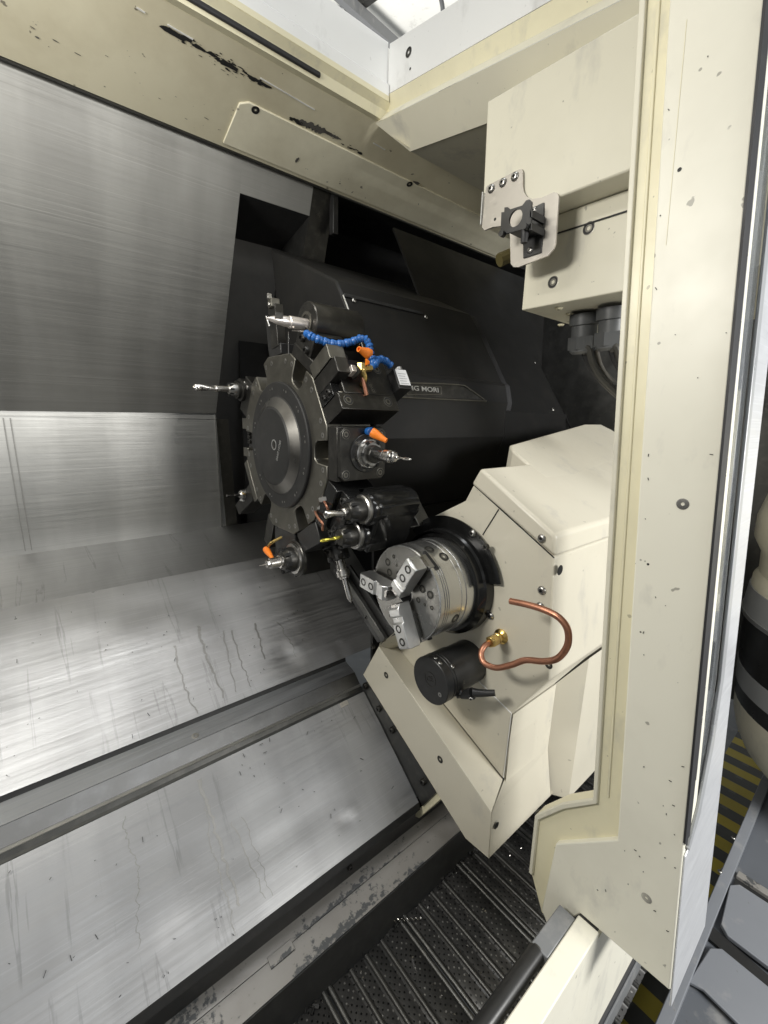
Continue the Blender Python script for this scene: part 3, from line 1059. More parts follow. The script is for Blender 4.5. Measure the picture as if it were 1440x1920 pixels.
# glands and hoses
for i, (px, py, lab, dx) in enumerate(((1097, 590, 'grey cable gland left of the pair under the cable box', 0), (1150, 578, 'grey cable gland half hidden behind the door jamb', .0))):
    g = P(px, py, Z=.222)
    t = thing('cable_gland', lab, 'gland', g, 'cable glands under the cable box')
    ax = V((.15, 0, -1)).normalized()
    obj('collar', MB().lathe(g, ax, [(-.002, .031), (.020, .031), (.022, .026), (.046, .026), (.048, .028), (.074, .028), (.080, .022)], 24), 'gland_grey', t)
    mbh = MB().lathe(g + ax * .044, ax, [(0, .032), (.026, .032)], 6)
    obj('hex_nut', mbh, 'gland_grey', t)
    a = g + ax * .085
    hx = g.x + .01
    pts = [a + V((0, 0, .01)), P(px + 6, 648, X=hx), P(px + 16, 680, X=hx + .02), P(px + 38, 712, X=hx + .05), P(px + 85, 752, X=hx + .09), P(px + 160, 790, X=hx + .12)]
    h = tag(obj('corrugated_hose', MB().tube(pts, .013, 14, 8), 'hose'), ('dark hose curving down from the left cable gland', 'dark hose curving down behind the door jamb')[i], 'hose', 'hoses under the cable box')
    n_ = 5
    for k in range(n_):
        an = k / n_ * 6.28
        off = V((math.cos(an), math.sin(an) * .7, math.sin(an) * .5)) * .0185
        obj('cable', MB().tube([q + off for q in pts], .0075, 8, 6), ('hose', 'tan_cable', 'rubber', 'hose', 'tan_cable')[k], h)
pp = [P(985, 470, X=1.02), P(960, 478, X=1.0), P(936, 488, X=.97)]
tag(obj('olive_pipe', MB().tube(pp, .016, 10, 4), 'tan_hose'), 'short olive pipe poking down behind the stainless bracket', 'pipe')

# ---- sensor bracket on the overhead box
t = thing('sensor_bracket', 'stainless bracket plate screwed to the overhead box holding an empty black holder', 'bracket', P(960, 420, X=BX))
k_ = lambda x, y, X: P(880 + x / 4.3636, 300 + y / 4.3636, X=X)
out = [(150, 208), (408, 76), (428, 74), (437, 95), (437, 220), (446, 262), (470, 300), (515, 318), (590, 308), (690, 264), (718, 268), (732, 295), (722, 420), (704, 680), (690, 725), (640, 785), (400, 876), (362, 876), (338, 848), (333, 640), (330, 575), (300, 545), (250, 540), (190, 548), (125, 575), (103, 550), (135, 225)]
poly = [k_(x, y, BX - .006) for x, y in out]
obj('plate', MB().prism(poly, (.004, 0, 0)), 'plate', t)
for x, y in ((180, 235), (275, 185), (373, 135)):
    screw(t, k_(x, y, BX - .0062), XM, .0085, 'button')
screw(t, k_(210, 485, BX - .0062), XM, .003, 'hole')
obj('back_edge', MB().box(k_(108, 400, BX - .004), (.004, .0008, .03)), 'white', t)
# black holder: mounting plate, ribs, front ring plate with a round hole
poly = [k_(x, y, BX - .0085) for x, y in ((508, 392), (610, 345), (606, 560), (588, 758), (440, 806), (438, 600))]
holder = obj('holder_base', MB().prism(poly, (.0025, 0, 0)), 'black', t, .0006)
screw(t, k_(528, 412, BX - .009), XM, .0055, 'button')
screw(t, k_(495, 738, BX - .009), XM, .0055, 'button')
FX = BX - .050
fq = [(262, 428), (285, 425), (287, 388), (312, 385), (313, 410), (462, 362), (464, 330), (490, 322), (510, 340), (502, 560), (470, 555), (300, 603), (254, 600)]
outer = [k_(x, y, FX) for x, y in fq]
hc = k_(378, 475, FX)
hr_ = (k_(378, 405, FX) - hc).length * .98
# plate with hole: fan strip between outline and hole ring
def ringplate(outer, hc, hr, thick, n=40):
    mb = MB()
    ctr = hc
    def hit(a):
        d = V((0, math.cos(a), math.sin(a)))
        best = None
        for i in range(len(outer)):
            p, q = outer[i] - ctr, outer[(i + 1) % len(outer)] - ctr
            e = q - p
            den = d.y * e.z - d.z * e.y
            if abs(den) < 1e-9:
                continue
            tt = (p.y * e.z - p.z * e.y) / den
            uu = (p.y * d.z - p.z * d.y) / den
            if tt > 0 and -1e-6 <= uu <= 1 + 1e-6 and (best is None or tt > best):
                best = tt
        return ctr + d * (best or hr * 1.1)
    angs = sorted([math.atan2((p - ctr).z, (p - ctr).y) for p in outer] + [-math.pi + 2 * math.pi * i / n for i in range(n)])
    N = len(angs)
    for off in (0, thick):
        for a in angs:
            mb.v.append(hit(a) + V((off, 0, 0)))
        for a in angs:
            mb.v.append(ctr + V((off, math.cos(a) * hr, math.sin(a) * hr)))
    for i in range(N):
        j = (i + 1) % N
        mb.f.append([i, j, N + j, N + i])
        mb.f.append([2 * N + i, 2 * N + j, 3 * N + j, 3 * N + i])
        mb.f.append([i, j, 2 * N + j, 2 * N + i])
        mb.f.append([N + i, N + j, 3 * N + j, 3 * N + i])
    return mb
obj('ring_plate', ringplate(outer, hc, hr_, .004), 'black', t)
for (xa, ya) in ((505, 440), (500, 545)):
    a = k_(xa, ya, FX)
    b = V((BX - .008, a.y, a.z))
    obj('rib', MB().box((a + b) / 2, ((b.x - a.x) / 2, .0028, .006)), 'black', t, .0005)
a = k_(400, 575, FX)
obj('shelf', MB().box((FX + .022, a.y - .004, a.z + .002), (.021, .022, .0025)), 'black', t, .0005)
for (xa, ya) in ((268, 603), (455, 545)):
    a = k_(xa, ya, FX - .004)
    obj('clip', MB().cyl(a + V((-.004, 0, 0)), a + V((.006, 0, 0)), .0055, n=14), 'black', t)
a = k_(452, 630, FX + .006)
obj('plug', MB().cyl(a + V((0, 0, .012)), a + V((0, 0, -.010)), .0075, .006, 16), 'rubber', t)

# ================================================================== BLACK TURRET SLIDE HOUSING and back covers
t = thing('slide_cover', 'large matt black slide cover behind the turret reaching to the right', 'cover', (1.2, 1.0, 0))
dy = lambda z: .875 + .60 * z
D = [(dy(.62), .62), (dy(.02), .02), (.868, -.25), (.868, -1.05)]
xa, xb_ = 1.125, None
pr = [V((PP(1020, 600, (0, dy(0), 0), V((0, 1, -.6))).x, dy(.40), .40))]
r1 = PP(1022, 560, (0, dy(0), 0), V((0, 1, -.6)))
r2 = PP(1015, 690, (0, dy(0), 0), V((0, 1, -.6)))
r3 = PP(1072, 805, (0, dy(0), 0), V((0, 1, -.6)))
mb = MB()
L0 = V((1.05, dy(.62), .62))
poly = [V((1.05, dy(.62), .62)), V((r1.x, dy(.62), .62)), r1, r2, r3, V((r3.x, dy(.02), .02)), V((1.05, dy(.02), .02))]
mb.prism(poly, (0, .006, -.0036))
mb.prism([V((.70, .880, .02)), V((r3.x, .880, .02)), V((r3.x + .1, .868, -1.05)), V((.70, .868, -1.05))], (0, .01, 0))
obj('right_panel', mb, 'cover', t)
mb = MB().quad((.66, 1.66, 1.0), (2.3, 1.66, 1.0), (2.3, 1.66, -1.2), (.66, 1.66, -1.2))
obj('shaded_rear_panel', mb, 'black_matt', t)  # black colour carries the shade behind the beam
mb = MB().quad(uw(xr, 1.0), uw(xr, -.5), V((xr, 1.66, -.5)), V((xr, 1.66, 1.0)))
obj('left_panel', mb, 'black_matt', t)
screw(t, PP(1037, 768, (0, dy(0) - .001, 0), V((0, 1, -.6))), (0, -1, .6), .008, 'button')
screw(t, PP(1003, 680, (0, dy(0) - .001, 0), V((0, 1, -.6))), (0, -1, .6), .004, 'button')
# bracket post upper left
a, b = P(624, 374, X=xr - .004), P(628, 430, X=xr - .004)
obj('post', MB().box(a.lerp(b, .5), (.01, .012, .06)), 'black', t, .002)

t = thing('turret_housing', 'black turret housing behind the tool disc with a raised maker panel', 'housing', (.9, .95, -.1))
HX0, HX1 = .625, 1.135
HPF = [(1.30, .47), (.955, .315), (.925, .275), (.815, .105), (.802, .098), (.788, .045), (.792, .020), (.790, -.055), (.860, -.250), (1.15, -.40)]
poly = [V((HX0, y, z)) for y, z in HPF]
obj('body', MB().prism(poly, (HX1 - HX0, 0, 0)), 'cover', t, .006, 2, 14)
mb = MB().prism([V((HX1, y + .01, z)) for y, z in HPF[:7]] + [V((HX1, 1.2, .02))], (.035, 0, 0))
obj('wiper', mb, 'rubber', t, .003)
# raised maker panel: leaf shaped strip on the brand face
BF0, BF1 = V((0, .802, .098)), V((0, .788, .045))
bd = (BF0 - BF1).normalized()
bn = V((0, -bd.z, bd.y))
if bn.y > 0:
    bn = -bn
bpx = lambda px, py, off: PP(px, py, BF1 + bn * off, bn)
poly = [bpx(742, 717, .0015), bpx(800, 716, .0015), bpx(858, 722, .0015), bpx(880, 730, .0015), bpx(908, 750, .0015), bpx(880, 749, .0015), bpx(820, 746, .0015), bpx(738, 743, .0015)]
obj('maker_panel', MB().prism(poly, -bn * .0035), 'oxide', t, .001)
obj('lower_lip', MB().tube([bpx(738, 744, .004), bpx(820, 748, .004), bpx(885, 751, .004), bpx(912, 752, .004)], .002, 8, 3), 'oxide_lt', t)
obj('upper_lip', MB().tube([bpx(742, 717, .003), bpx(858, 721, .003), bpx(880, 729, .003), bpx(908, 749, .003)], .0016, 8, 3), 'oxide_lt', t)


def text(name, s, size, loc, xdir, ydir, mat, parent, depth=.0006, align='CENTER', sx=1.0):
    cu = bpy.data.curves.new(name, 'FONT')
    cu.body = s
    cu.size = size
    cu.extrude = depth
    cu.align_x = align
    cu.align_y = 'CENTER'
    cu.offset = size * .012
    tmp = bpy.data.objects.new(name, cu)
    COL.objects.link(tmp)
    dg = bpy.context.evaluated_depsgraph_get()
    me = bpy.data.meshes.new_from_object(tmp.evaluated_get(dg))
    bpy.data.objects.remove(tmp)
    bpy.data.curves.remove(cu)
    me.name = name
    me.materials.clear()
    me.materials.append(M[mat])
    o = bpy.data.objects.new(name, me)
    COL.objects.link(o)
    x = V(xdir).normalized()
    y = (V(ydir) - x * V(ydir).dot(x)).normalized()
    z = x.cross(y)
    o.parent = parent
    o.rotation_mode = 'QUATERNION'
    o.rotation_quaternion = Matrix((x, y, z)).transposed().to_quaternion()
    o.location = V(loc) - wloc(parent)
    o.scale = (sx, 1, 1)
    return o


tc0 = bpx(786, 731.5, .0022)
w0 = (bpx(830, 731, .002) - bpx(787, 731, .002)).length
text('lettering', 'DMG MORI', .0165, bpx(823, 732.0, .0022), (1, 0, 0), bd, 'alu', t, .0005, 'RIGHT', 1.55)
fr = [bpx(764, 723, .0022), bpx(827, 725, .0022), bpx(827, 739.5, .0022), bpx(764, 739.5, .0022)]
for a, b in zip(fr, fr[1:] + fr[:1]):
    obj('frame_line', MB().tube([a, b], .0007, 6, 0), 'oxide_lt', t)
screw(t, bpx(877, 745, .002), bn, .003, 'hole')
obj('ridge_strip', MB().box(((HX0 + HX1) / 2 - .12, .9245, .2765), (.13, .004, .0035)), 'black', t, .001)
screw(t, V((.655, .918, .268)), (0, -.84, .54), .006, 'button')
screw(t, V((.90, .918, .268)), (0, -.84, .54), .006, 'button')
obj('lit_edge_line', MB().tube([V((HX0 + .002, .9235, .2755)), V((HX0 + .002, .8145, .1065))], .0018, 6, 0), 'alu', t)  # lit edge of the housing, its highlight set in as a pale line

# ================================================================== TURRET DISC
TC = V((.48, .9745, -.081))
TT = .115


def u(a):
    a = R_(a)
    return V((0, -math.cos(a), math.sin(a)))


def tg(a):
    a = R_(a)
    return V((0, math.sin(a), math.cos(a)))


def tp(a, r, x=0.0, tt=0.0):
    return V((.48 + x, TC.y, TC.z)) + u(a) * r + tg(a) * tt


t = thing('turret', 'black twelve-station tool turret disc with six notches in its rim', 'turret', TC)
RV, RN, HWN = .218, .160, .0235
out = []
for kf in range(12):
    a = kf * 30
    if kf % 2 == 0:      # facet centres at 0, 60, 120 carry the notches
        rf = RV * math.cos(R_(15))
        out += [tp(a, rf, 0, -.052), tp(a, rf, 0, -HWN - .003), tp(a, RN + .012, 0, -HWN), tp(a, RN + .003, 0, -HWN + .006), tp(a, RN, 0, -HWN + .014),
                tp(a, RN, 0, HWN - .014), tp(a, RN + .003, 0, HWN - .006), tp(a, RN + .012, 0, HWN), tp(a, rf, 0, HWN + .003), tp(a, rf, 0, .052)]
    else:
        rf = RV * math.cos(R_(15))
        out += [tp(a, rf, 0, -.052), tp(a, rf, 0, .052)]
obj('disc', MB().prism(out, (.036, 0, 0)), 'oxide_lt', t, .002, 2)
dod = [tp(15 + 30 * k, RV - .0005, .0362) for k in range(12)]
obj('disc_back', MB().prism(dod, (TT - .0362, 0, 0)), 'oxide_lt', t, .002, 2)
obj('hub', MB().lathe(TC + V((TT, 0, 0)), (1, 0, 0), [(-.01, .17), (.03, .17), (.06, .15)], 48), 'black', t)
cv = obj('cover', MB().lathe(TC, (-1, 0, 0), [(-.004, .151), (.006, .151), (.0085, .149), (.0085, .118), (.0095, .1165), (.024, .092), (.026, .089), (.027, .084), (.027, .002)], 96), 'black_matt', t, ang=12)
obj('chamfer_ring', MB().lathe(TC, (-1, 0, 0), [(.0102, .1155), (.0236, .0935)], 96, cap=False), 'ring', cv)
for i in range(12):
    a = i * 30 + 8
    for da in (0, 5):
        screw(t, tp(a + da, .136, -.0085), XM, .0016 if da else .0024, 'rim')
for i in range(12):
    for s_ in (-1, 1):
        screw(t, tp(i * 30 + s_ * 10.5, .198, -.0002), XM, .0050, 'rim', 'clamp_screw')
# maker emblem and lettering on the cover: line from upper right to lower left
e0 = tp(172, .020, -.0275)
def cpx(px, py):
    return P(440 + px / 6.4, 680 + py / 6.4, X=TC.x - .0276)
em = cpx(472, 985)
obj('emblem', MB().lathe(em, (-1, 0, 0), [(0, .0125), (.0006, .0125), (.0006, .0098), (0, .0098)], 32, cap=False), 'alu', cv)
a, b = cpx(458, 1035), cpx(488, 935)
obj('emblem_bar', MB().tube([em + V((0, .004, -.010)), em + V((0, -.004, .010))], .0012, 6, 0), 'oxide_lt', cv)
a, b = cpx(496, 1215), cpx(556, 890)
text('lettering', 'DMG MORI', .0105, (a + b) / 2, (b - a), (b - a).cross(V((1, 0, 0))) * -1, 'alu', cv, .0003, 'CENTER', 1.0)


# ------------------------------------------------------------------ tool holders
def hexbox(parent, name, a, x0, x1, t0, t1, r0, r1, mat, bevel=.0015):
    mb = MB().box(tp(a, (r0 + r1) / 2, (x0 + x1) / 2, (t0 + t1) / 2), ((x1 - x0) / 2, (t1 - t0) / 2, (r1 - r0) / 2), (V((1, 0, 0)), tg(a), u(a)))
    return obj(name, mb, mat, parent, bevel)


def twist_drill(parent, p0, p1, r, mat='steel', name='drill_bit', flute=.6):
    """two-flute drill: shank then fluted body with a point"""
    p0, p1 = V(p0), V(p1)
    d = p1 - p0
    L = d.length
    a = d.normalized()
    e1 = a.orthogonal().normalized()
    e2 = a.cross(e1)
    mb = MB()
    n, N = 16, 40
    for i in range(N + 1):
        s = i / N
        f = max(0, (s - (1 - flute)) / flute)
        tw = f * L * flute / (r * 2) * .9
        tip = 1.0 if s < .94 else max(.04, (1 - s) / .06)
        for k in range(n):
            an = 2 * math.pi * k / n
            q = 1 - (.42 * abs(math.sin(an)) ** 3 if f > 0.02 else 0)
            rr = r * q * tip
            mb.v.append(p0 + a * (s * L) + (e1 * math.cos(an + tw) + e2 * math.sin(an + tw)) * rr)
    for i in range(N):
        for k in range(n):
            j = (k + 1) % n
            mb.f.append([i * n + k, i * n + j, (i + 1) * n + j, (i + 1) * n + k])
    mb.f.append([N * n + k for k in range(n)])
    mb.f.append([k for k in range(n)][::-1])
    return obj(name, mb, mat, parent, ang=50)


def collet_nut(parent, p, axis, r, L, mat='oxide', slots=8, name='collet_nut'):
    """castellated nut"""
    axis = V(axis).normalized()
    mb = MB().lathe(p, axis, [(0, r), (L * .55, r), (L * .62, r * .96), (L * .9, r * .8), (L, r * .62)], 32)
    o = obj(name, mb, mat, parent)
    e1 = axis.orthogonal().normalized()
    e2 = axis.cross(e1)
    for k in range(slots):
        an = 2 * math.pi * k / slots
        d = e1 * math.cos(an) + e2 * math.sin(an)
        c0 = V(p) + axis * (L * .74) + d * (r * .90)
        obj('slot', MB().box(c0, (L * .22, r * .13, r * .12), (axis, d.cross(axis), d)), 'hole', o)
    return o


def nozzle(parent, p0, p1, r, tipmat='orange'):
    d = V(p1) - V(p0)
    L = d.length
    o = obj('nozzle', MB().lathe(p0, d, [(0, r), (L * .25, r), (L * .3, r * .95), (L * .85, r * .55), (L, r * .52), (L * .99, r * .35), (L * .8, r * .3)], 20), tipmat, parent)
    return o


def loc_line(name, pts, r, parent):
    """segmented coolant hose: ball-and-socket segments along a path"""
    pts = [V(p) for p in pts]
    q = []
    ext_ = [pts[0] * 2 - pts[1]] + pts + [pts[-1] * 2 - pts[-2]]
    for i in range(1, len(ext_) - 2):
        for k in range(12):
            t_ = k / 12
            a, b, c, d = ext_[i - 1:i + 3]
            q.append(.5 * (2 * b + (c - a) * t_ + (2 * a - 5 * b + 4 * c - d) * t_ * t_ + (3 * b - a - 3 * c + d) * t_ ** 3))
    q.append(pts[-1])
    acc, seg = 0, [q[0]]
    step = r * 1.75
    for i in range(1, len(q)):
        acc += (q[i] - q[i - 1]).length
        if acc >= step:
            seg.append(q[i])
            acc = 0
    for a, b in zip(seg[:-1], seg[1:]):
        L = (b - a).length
        obj(name, MB().lathe(a, b - a, [(-.1 * L, r * .55), (.05 * L, r * .78), (.3 * L, r * .92), (.55 * L, r * .80), (.62 * L, r * .74), (.80 * L, r * 1.0), (1.05 * L, r * 1.0), (1.1 * L, r * .6)], 18), 'blue', parent)


# --- 3 o'clock: driven radial tool with small drill
A0 = 0
t = thing('driven_tool_holder', 'square black driven tool holder facing the door with a chuck and thin drill', 'tool holder', tp(A0, .21, .06), 'tool holders on the turret')
hexbox(t, 'block', A0, .002, .118, -.056, .056, .2115, .246, 'oxide', .002)
fl = []
cx, ct = .0615, .0
hw, hh, ch_ = .0585, .054, .010
for (sx, sy) in ((-1, -1), (1, -1), (1, 1), (-1, 1)):
    c_ = (cx + sx * hw, sy * hh)
    pa, pb = (c_[0], c_[1] - sy * ch_), (c_[0] - sx * ch_, c_[1])
    fl += [pa, pb] if sx * sy > 0 else [pb, pa]
poly = [tp(A0, .246, x, tt) for x, tt in fl]
obj('flange', MB().prism(poly, u(A0) * .010), 'oxide', t, .0012)
for sx in (-1, 1):
    for sy in (-1, 1):
        screw(t, tp(A0, .2562, cx + sx * .045, sy * .041), u(A0), .0072, 'sunk', 'cap_screw')
sp = tp(A0, .256, .0665, .002)
ax = u(A0)
obj('bearing_ring', MB().lathe(sp, ax, [(0, .040), (.003, .040), (.004, .039), (.004, .020)], 48), 'black', t)
for k in range(6):
    an = k * 60 + 20
    d = V((math.cos(R_(an)), 0, math.sin(R_(an))))
    screw(t, sp + ax * .0042 + d * .0355, ax, .0028, 'sunk')
obj('front_ring', MB().lathe(sp + ax * .004, ax, [(0, .031), (.008, .031), (.010, .029), (.010, .018)], 48), 'steel', t)
nn = obj('slotted_nut', MB().lathe(sp + ax * .014, ax, [(0, .026), (.008, .026), (.010, .024), (.010, .012)], 48), 'bolt', t)
for k in range(6):
    an = R_(k * 60)
    d = V((math.cos(an), 0, math.sin(an)))
    obj('slot', MB().box(sp + ax * .0225 + d * .0255, (.0035, .003, .0025), (ax.cross(d), d, ax)), 'hole', nn)
obj('clamp_nut', MB().lathe(sp + ax * .024, ax, [(0, .0185), (.010, .0185), (.011, .0175), (.011, .008)], 8), 'oxide', t, .0008)
obj('chuck_shank', MB().lathe(sp + ax * .030, ax, [(0, .0105), (.030, .0105), (.031, .0095), (.034, .0095), (.035, .0125), (.050, .0125), (.051, .011), (.056, .011)], 32), 'steel', t)
collet_nut(t, sp + ax * .082, ax, .0118, .012, 'steel', 8)
twist_drill(t, sp + ax * .092, sp + ax * .140, .0030, 'steel', flute=.85)
loc_line('hose_segment', [tp(A0, .257, .068, .047), tp(A0, .268, .066, .048), tp(A0, .278, .066, .046)], .0085, t)
nozzle(t, tp(A0, .276, .067, .046), tp(A0, .304, .082, .030), .0098)

# --- 1-2 o'clock: turning tool block
A1 = 30
t = thing('turning_tool_holder', 'black block turning tool holder with wedge clamp and orange coolant nozzle', 'tool holder', tp(A1, .21, .07), 'tool holders on the turret')
hexbox(t, 'block', A1, .002, .150, -.054, -.018, .2115, .275, 'oxide', .002)
hexbox(t, 'block', A1, .020, .150, -.0175, .062, .2115, .274, 'oxide', .002)
hexbox(t, 'clamp_bar', A1, .000, .030, .012, .046, .2115, .300, 'oxide', .0015)
hexbox(t, 'top_jaw', A1, .000, .040, .050, .082, .2115, .288, 'oxide_lt', .0015)
hexbox(t, 'slot', A1, .0005, .021, -.017, .011, .213, .262, 'black_gloss', .001)
for tt, rr in ((-.006, .232), (-.004, .252)):
    screw(t, tp(A1, rr, -.0002, tt), XM, .006, 'capdark')
obj('wedge', MB().box(tp(A1, .268, .010, -.0165), (.004, .0015, .007), (V((1, 0, 0)), tg(A1), u(A1))), 'steel', t, .0006)
for (x, tt, r_) in ((.022, -.034, .0105), (.124, -.034, .0105), (.124, .045, .0105), (.045, .066, .009)):
    screw(t, tp(A1, .2752 if tt < 0 else .2745, x, tt), u(A1), r_ * .8, 'sunk', 'cap_screw')
for x, tt in ((.072, .0), (.092, .004), (.078, -.010), (.04, -.040), (.095, -.008)):
    screw(t, tp(A1, .2745, x, tt), u(A1), .0045, 'sunk')
# tool insert and brass elbow
ins = obj('insert', MB().box(tp(A1, .297, .034, .018), (.006, .007, .010), (V((1, .2, 0)).normalized(), tg(A1), u(A1))), 'tan', t, .001)
obj('insert_clamp', MB().lathe(tp(A1, .284, .044, .020), u(A1) + V((.3, 0, 0)), [(0, .012), (.014, .010), (.020, .006)], 12), 'oxide', t)
el = [tp(A1, .275, .070, .002), tp(A1, .292, .066, .010), tp(A1, .300, .060, .020), tp(A1, .300, .076, .026)]
obj('brass_elbow', MB().tube(el, .0062, 10, 5), 'brass', t)
obj('brass_nut', MB().cyl(tp(A1, .298, .058, .021), tp(A1, .304, .058, .033), .0085, n=6), 'brass', t)
obj('brass_nut', MB().cyl(tp(A1, .300, .072, .025), tp(A1, .300, .084, .028), .0072, n=6), 'brass', t)
obj('copper_tail', MB().tube([tp(A1, .290, .062, .010), tp(A1, .284, .066, -.008), tp(A1, .277, .070, -.022)], .0042, 8, 5), 'copper', t)
# blue line and orange nozzle
loc_line('hose_segment', [tp(A1, .300, .084, .028), tp(A1, .305, .094, .034), tp(A1, .304, .108, .048), tp(A1, .300, .130, .050), tp(A1, .296, .148, .040)], .0080, t)
loc_line('hose_segment', [tp(A1, .303, .092, .034), tp(A1, .306, .090, .048), tp(A1, .306, .082, .058)], .0085, t)
nozzle(t, tp(A1, .306, .086, .056), tp(A1, .312, .056, .060), .0105)
# small sensor box with white label
t = thing('label_box', 'small black square head with a white printed label beside the turning tool', 'tool head', tp(A1, .28, .17))
bxx = hexbox(t, 'body', A1, .150, .186, -.012, .036, .235, .296, 'black', .0015)
hexbox(t, 'label', A1, .154, .185, -.004, .034, .2955, .2972, 'label', .0003)
for i in range(5):
    hexbox(t, 'print_line', A1, .157, .180 - .004 * (i % 2), -.001 + i * .006, .000 + i * .006, .2973, .2976, 'robot_grey', 0)
obj('cap', MB().cyl(tp(A1, .290, .172, .036), tp(A1, .290, .172, .042), .008, n=14), 'alu', t)
hexbox(t, 'clip', A1, .186, .192, .012, .030, .270, .292, 'bolt', .0008)

# --- 12-1 o'clock: boring bar holder with big round body
A2 = 66
t = thing('boring_bar_holder', 'round grey-black boring bar holder with pale indexable bar at turret top', 'tool holder', tp(60, .21, .04), 'tool holders on the turret')
hexbox(t, 'foot', 60, .002, .10, -.045, .050, .2115, .238, 'oxide', .002)
hexbox(t, 'neck', 62, .004, .075, -.032, .040, .236, .285, 'oxide', .002)
cc = V((0, .862, .186))
bl = V((.492, cc.y, cc.z))
obj('body', MB().lathe(bl, (1, 0, 0), [(0, .030), (0, .041), (.002, .043), (.118, .043), (.124, .040), (.124, .01)], 48), 'oxide', t)
obj('bore_ring', MB().lathe(bl, (-1, 0, 0), [(-.004, .023), (.002, .023), (.002, .017), (-.02, .017)], 40, cap=False), 'oxide_lt', t)
obj('bore', MB().lathe(bl + V((.003, 0, 0)), (-1, 0, 0), [(0, .029), (.0005, .029)], 32), 'black', t)
tipc = V((.405, cc.y - .002, cc.z - .002))
obj('boring_bar', MB().lathe(V((.500, cc.y, cc.z - .004)), (-1, 0, 0), [(0, .0125), (.048, .0125), (.050, .0105), (.060, .0105), (.064, .0095), (.078, .0085), (.096, .0025), (.098, .001)], 24), 'tan', t)
obj('bar_insert', MB().box(V((.424, cc.y - .0095, cc.z + .003)), (.008, .002, .006)), 'oxide', t, .0006)
for rr, tt in ((.246, -.016), (.262, .010)):
    screw(t, tp(62, rr, .0038, tt), XM, .0085, 'capdark')
hpts = [(572, 624), (586, 632), (604, 639), (622, 644), (640, 645), (662, 640), (681, 633), (690, 640), (694, 655), (695, 672)]
xs = [.47, .48, .50, .52, .54, .565, .585, .592, .596, .60]
loc_line('hose_segment', [P(px, py, X=x * .96) for (px, py), x in zip(hpts, xs)], .0082, t)
nozzle(t, P(694, 674, X=.575), P(688, 690, X=.572), .0095)
obj('steel_pin', MB().tube([P(548, 620, X=.46), P(576, 623, X=.462)], .0018, 6, 0), 'steel', t)

# --- 12 o'clock: parting blade holder
t = thing('parting_tool_holder', 'thin dark parting blade holder standing on the turret top facet', 'tool holder', tp(90, .21, .03), 'tool holders on the turret')
hexbox(t, 'foot', 96, .004, .06, -.030, .034, .2115, .236, 'black', .0015)
hexbox(t, 'blade', 98, .002, .024, -.030, .006, .230, .325, 'oxide', .001)
hexbox(t, 'blade_clamp', 98, .004, .040, .007, .028, .230, .300, 'black', .001)
hexbox(t, 'tool_tip', 98, -.004, .018, -.026, -.008, .318, .338, 'oxide_lt', .001)
screw(t, tp(98, .325, -.0042, -.014), XM, .0055, 'button')
hexbox(t, 'insert', 98, -.006, .004, -.016, -.010, .338, .350, 'bolt', .0005)
obj('steel_edge', MB().tube([P(541, 622, X=.478), P(541, 664, X=.478)], .0012, 6, 0), 'steel', t)
obj('clamp_key', MB().tube([P(499, 593, X=.470), P(505, 612, X=.470)], .0014, 6, 0), 'steel', t)

# --- 10 o'clock: axial drill
A4 = 150
t = thing('axial_drill_holder', 'axial holder on the far side of the turret with long bright drill pointing left', 'tool holder', tp(A4, .21, .03), 'tool holders on the turret')
hexbox(t, 'block', A4, .002, .10, -.05, .05, .2115, .262, 'oxide', .002)
p0 = P(452, 731, X=.478)
obj('collet_body', MB().lathe(p0, (-1, 0, 0), [(-.01, .030), (.004, .030), (.006, .024), (.014, .024)], 28), 'oxide', t)
collet_nut(t, p0 + V((-.012, 0, 0)), (-1, 0, 0), .017, .024, 'bolt')
twist_drill(t, p0 + V((-.03, 0, 0)), V((.350, p0.y, p0.z)), .0085, 'steel', flute=.6)
for rr in (.235, .258):
    screw(t, tp(A4, rr, .0005, -.03), XM, .006, 'button')

# --- 9 o'clock: grey jaw blocks of an empty station
t = thing('empty_tool_holder', 'empty slotted grey tool holder at the left edge of the turret', 'tool holder', tp(180, .21, .03), 'tool holders on the turret')
hexbox(t, 'jaw', 180, .004, .06, -.062, -.032, .2115, .245, 'oxide_lt', .0015)
hexbox(t, 'jaw', 180, .004, .06, .020, .045, .2115, .245, 'oxide_lt', .0015)
hexbox(t, 'slot_block', 180, .020, .09, -.055, .04, .2115, .240, 'black', .001)
for tt in (-.022, -.010, .004):
    screw(t, tp(180, .228, .019, tt), XM, .006, 'capdark')

# --- 8 o'clock: triangular plate with a small drill
A6 = 214
t = thing('axial_drill_holder', 'small axial drill on a triangular plate at the lower left of the turret', 'tool holder', tp(A6, .21, .03), 'tool holders on the turret')
hexbox(t, 'bar', 210, .000, .05, -.06, .06, .2115, .236, 'oxide_lt', .0015)
poly = [P(441, 948, X=.488), P(472, 900, X=.488), P(474, 938, X=.488), P(448, 965, X=.488)]
obj('plate', MB().prism(poly, (.05, 0, 0)), 'oxide', t, .001)
p0 = P(456, 927, X=.486)
obj('collet', MB().lathe(p0, (-1, 0, 0), [(-.01, .016), (.006, .014), (.012, .009)], 20), 'bolt', t)
twist_drill(t, p0 + V((-.008, 0, 0)), p0 + V((-.052, 0, 0)), .0042, 'oxide')
obj('pin', MB().tube([p0 + V((-.006, -.012, .006)), p0 + V((-.006, -.03, .006))], .003, 8, 0), 'brass', t)
obj('pin', MB().tube([p0 + V((-.006, .006, -.018)), p0 + V((-.006, -.016, -.016))], .003, 8, 0), 'alu', t)

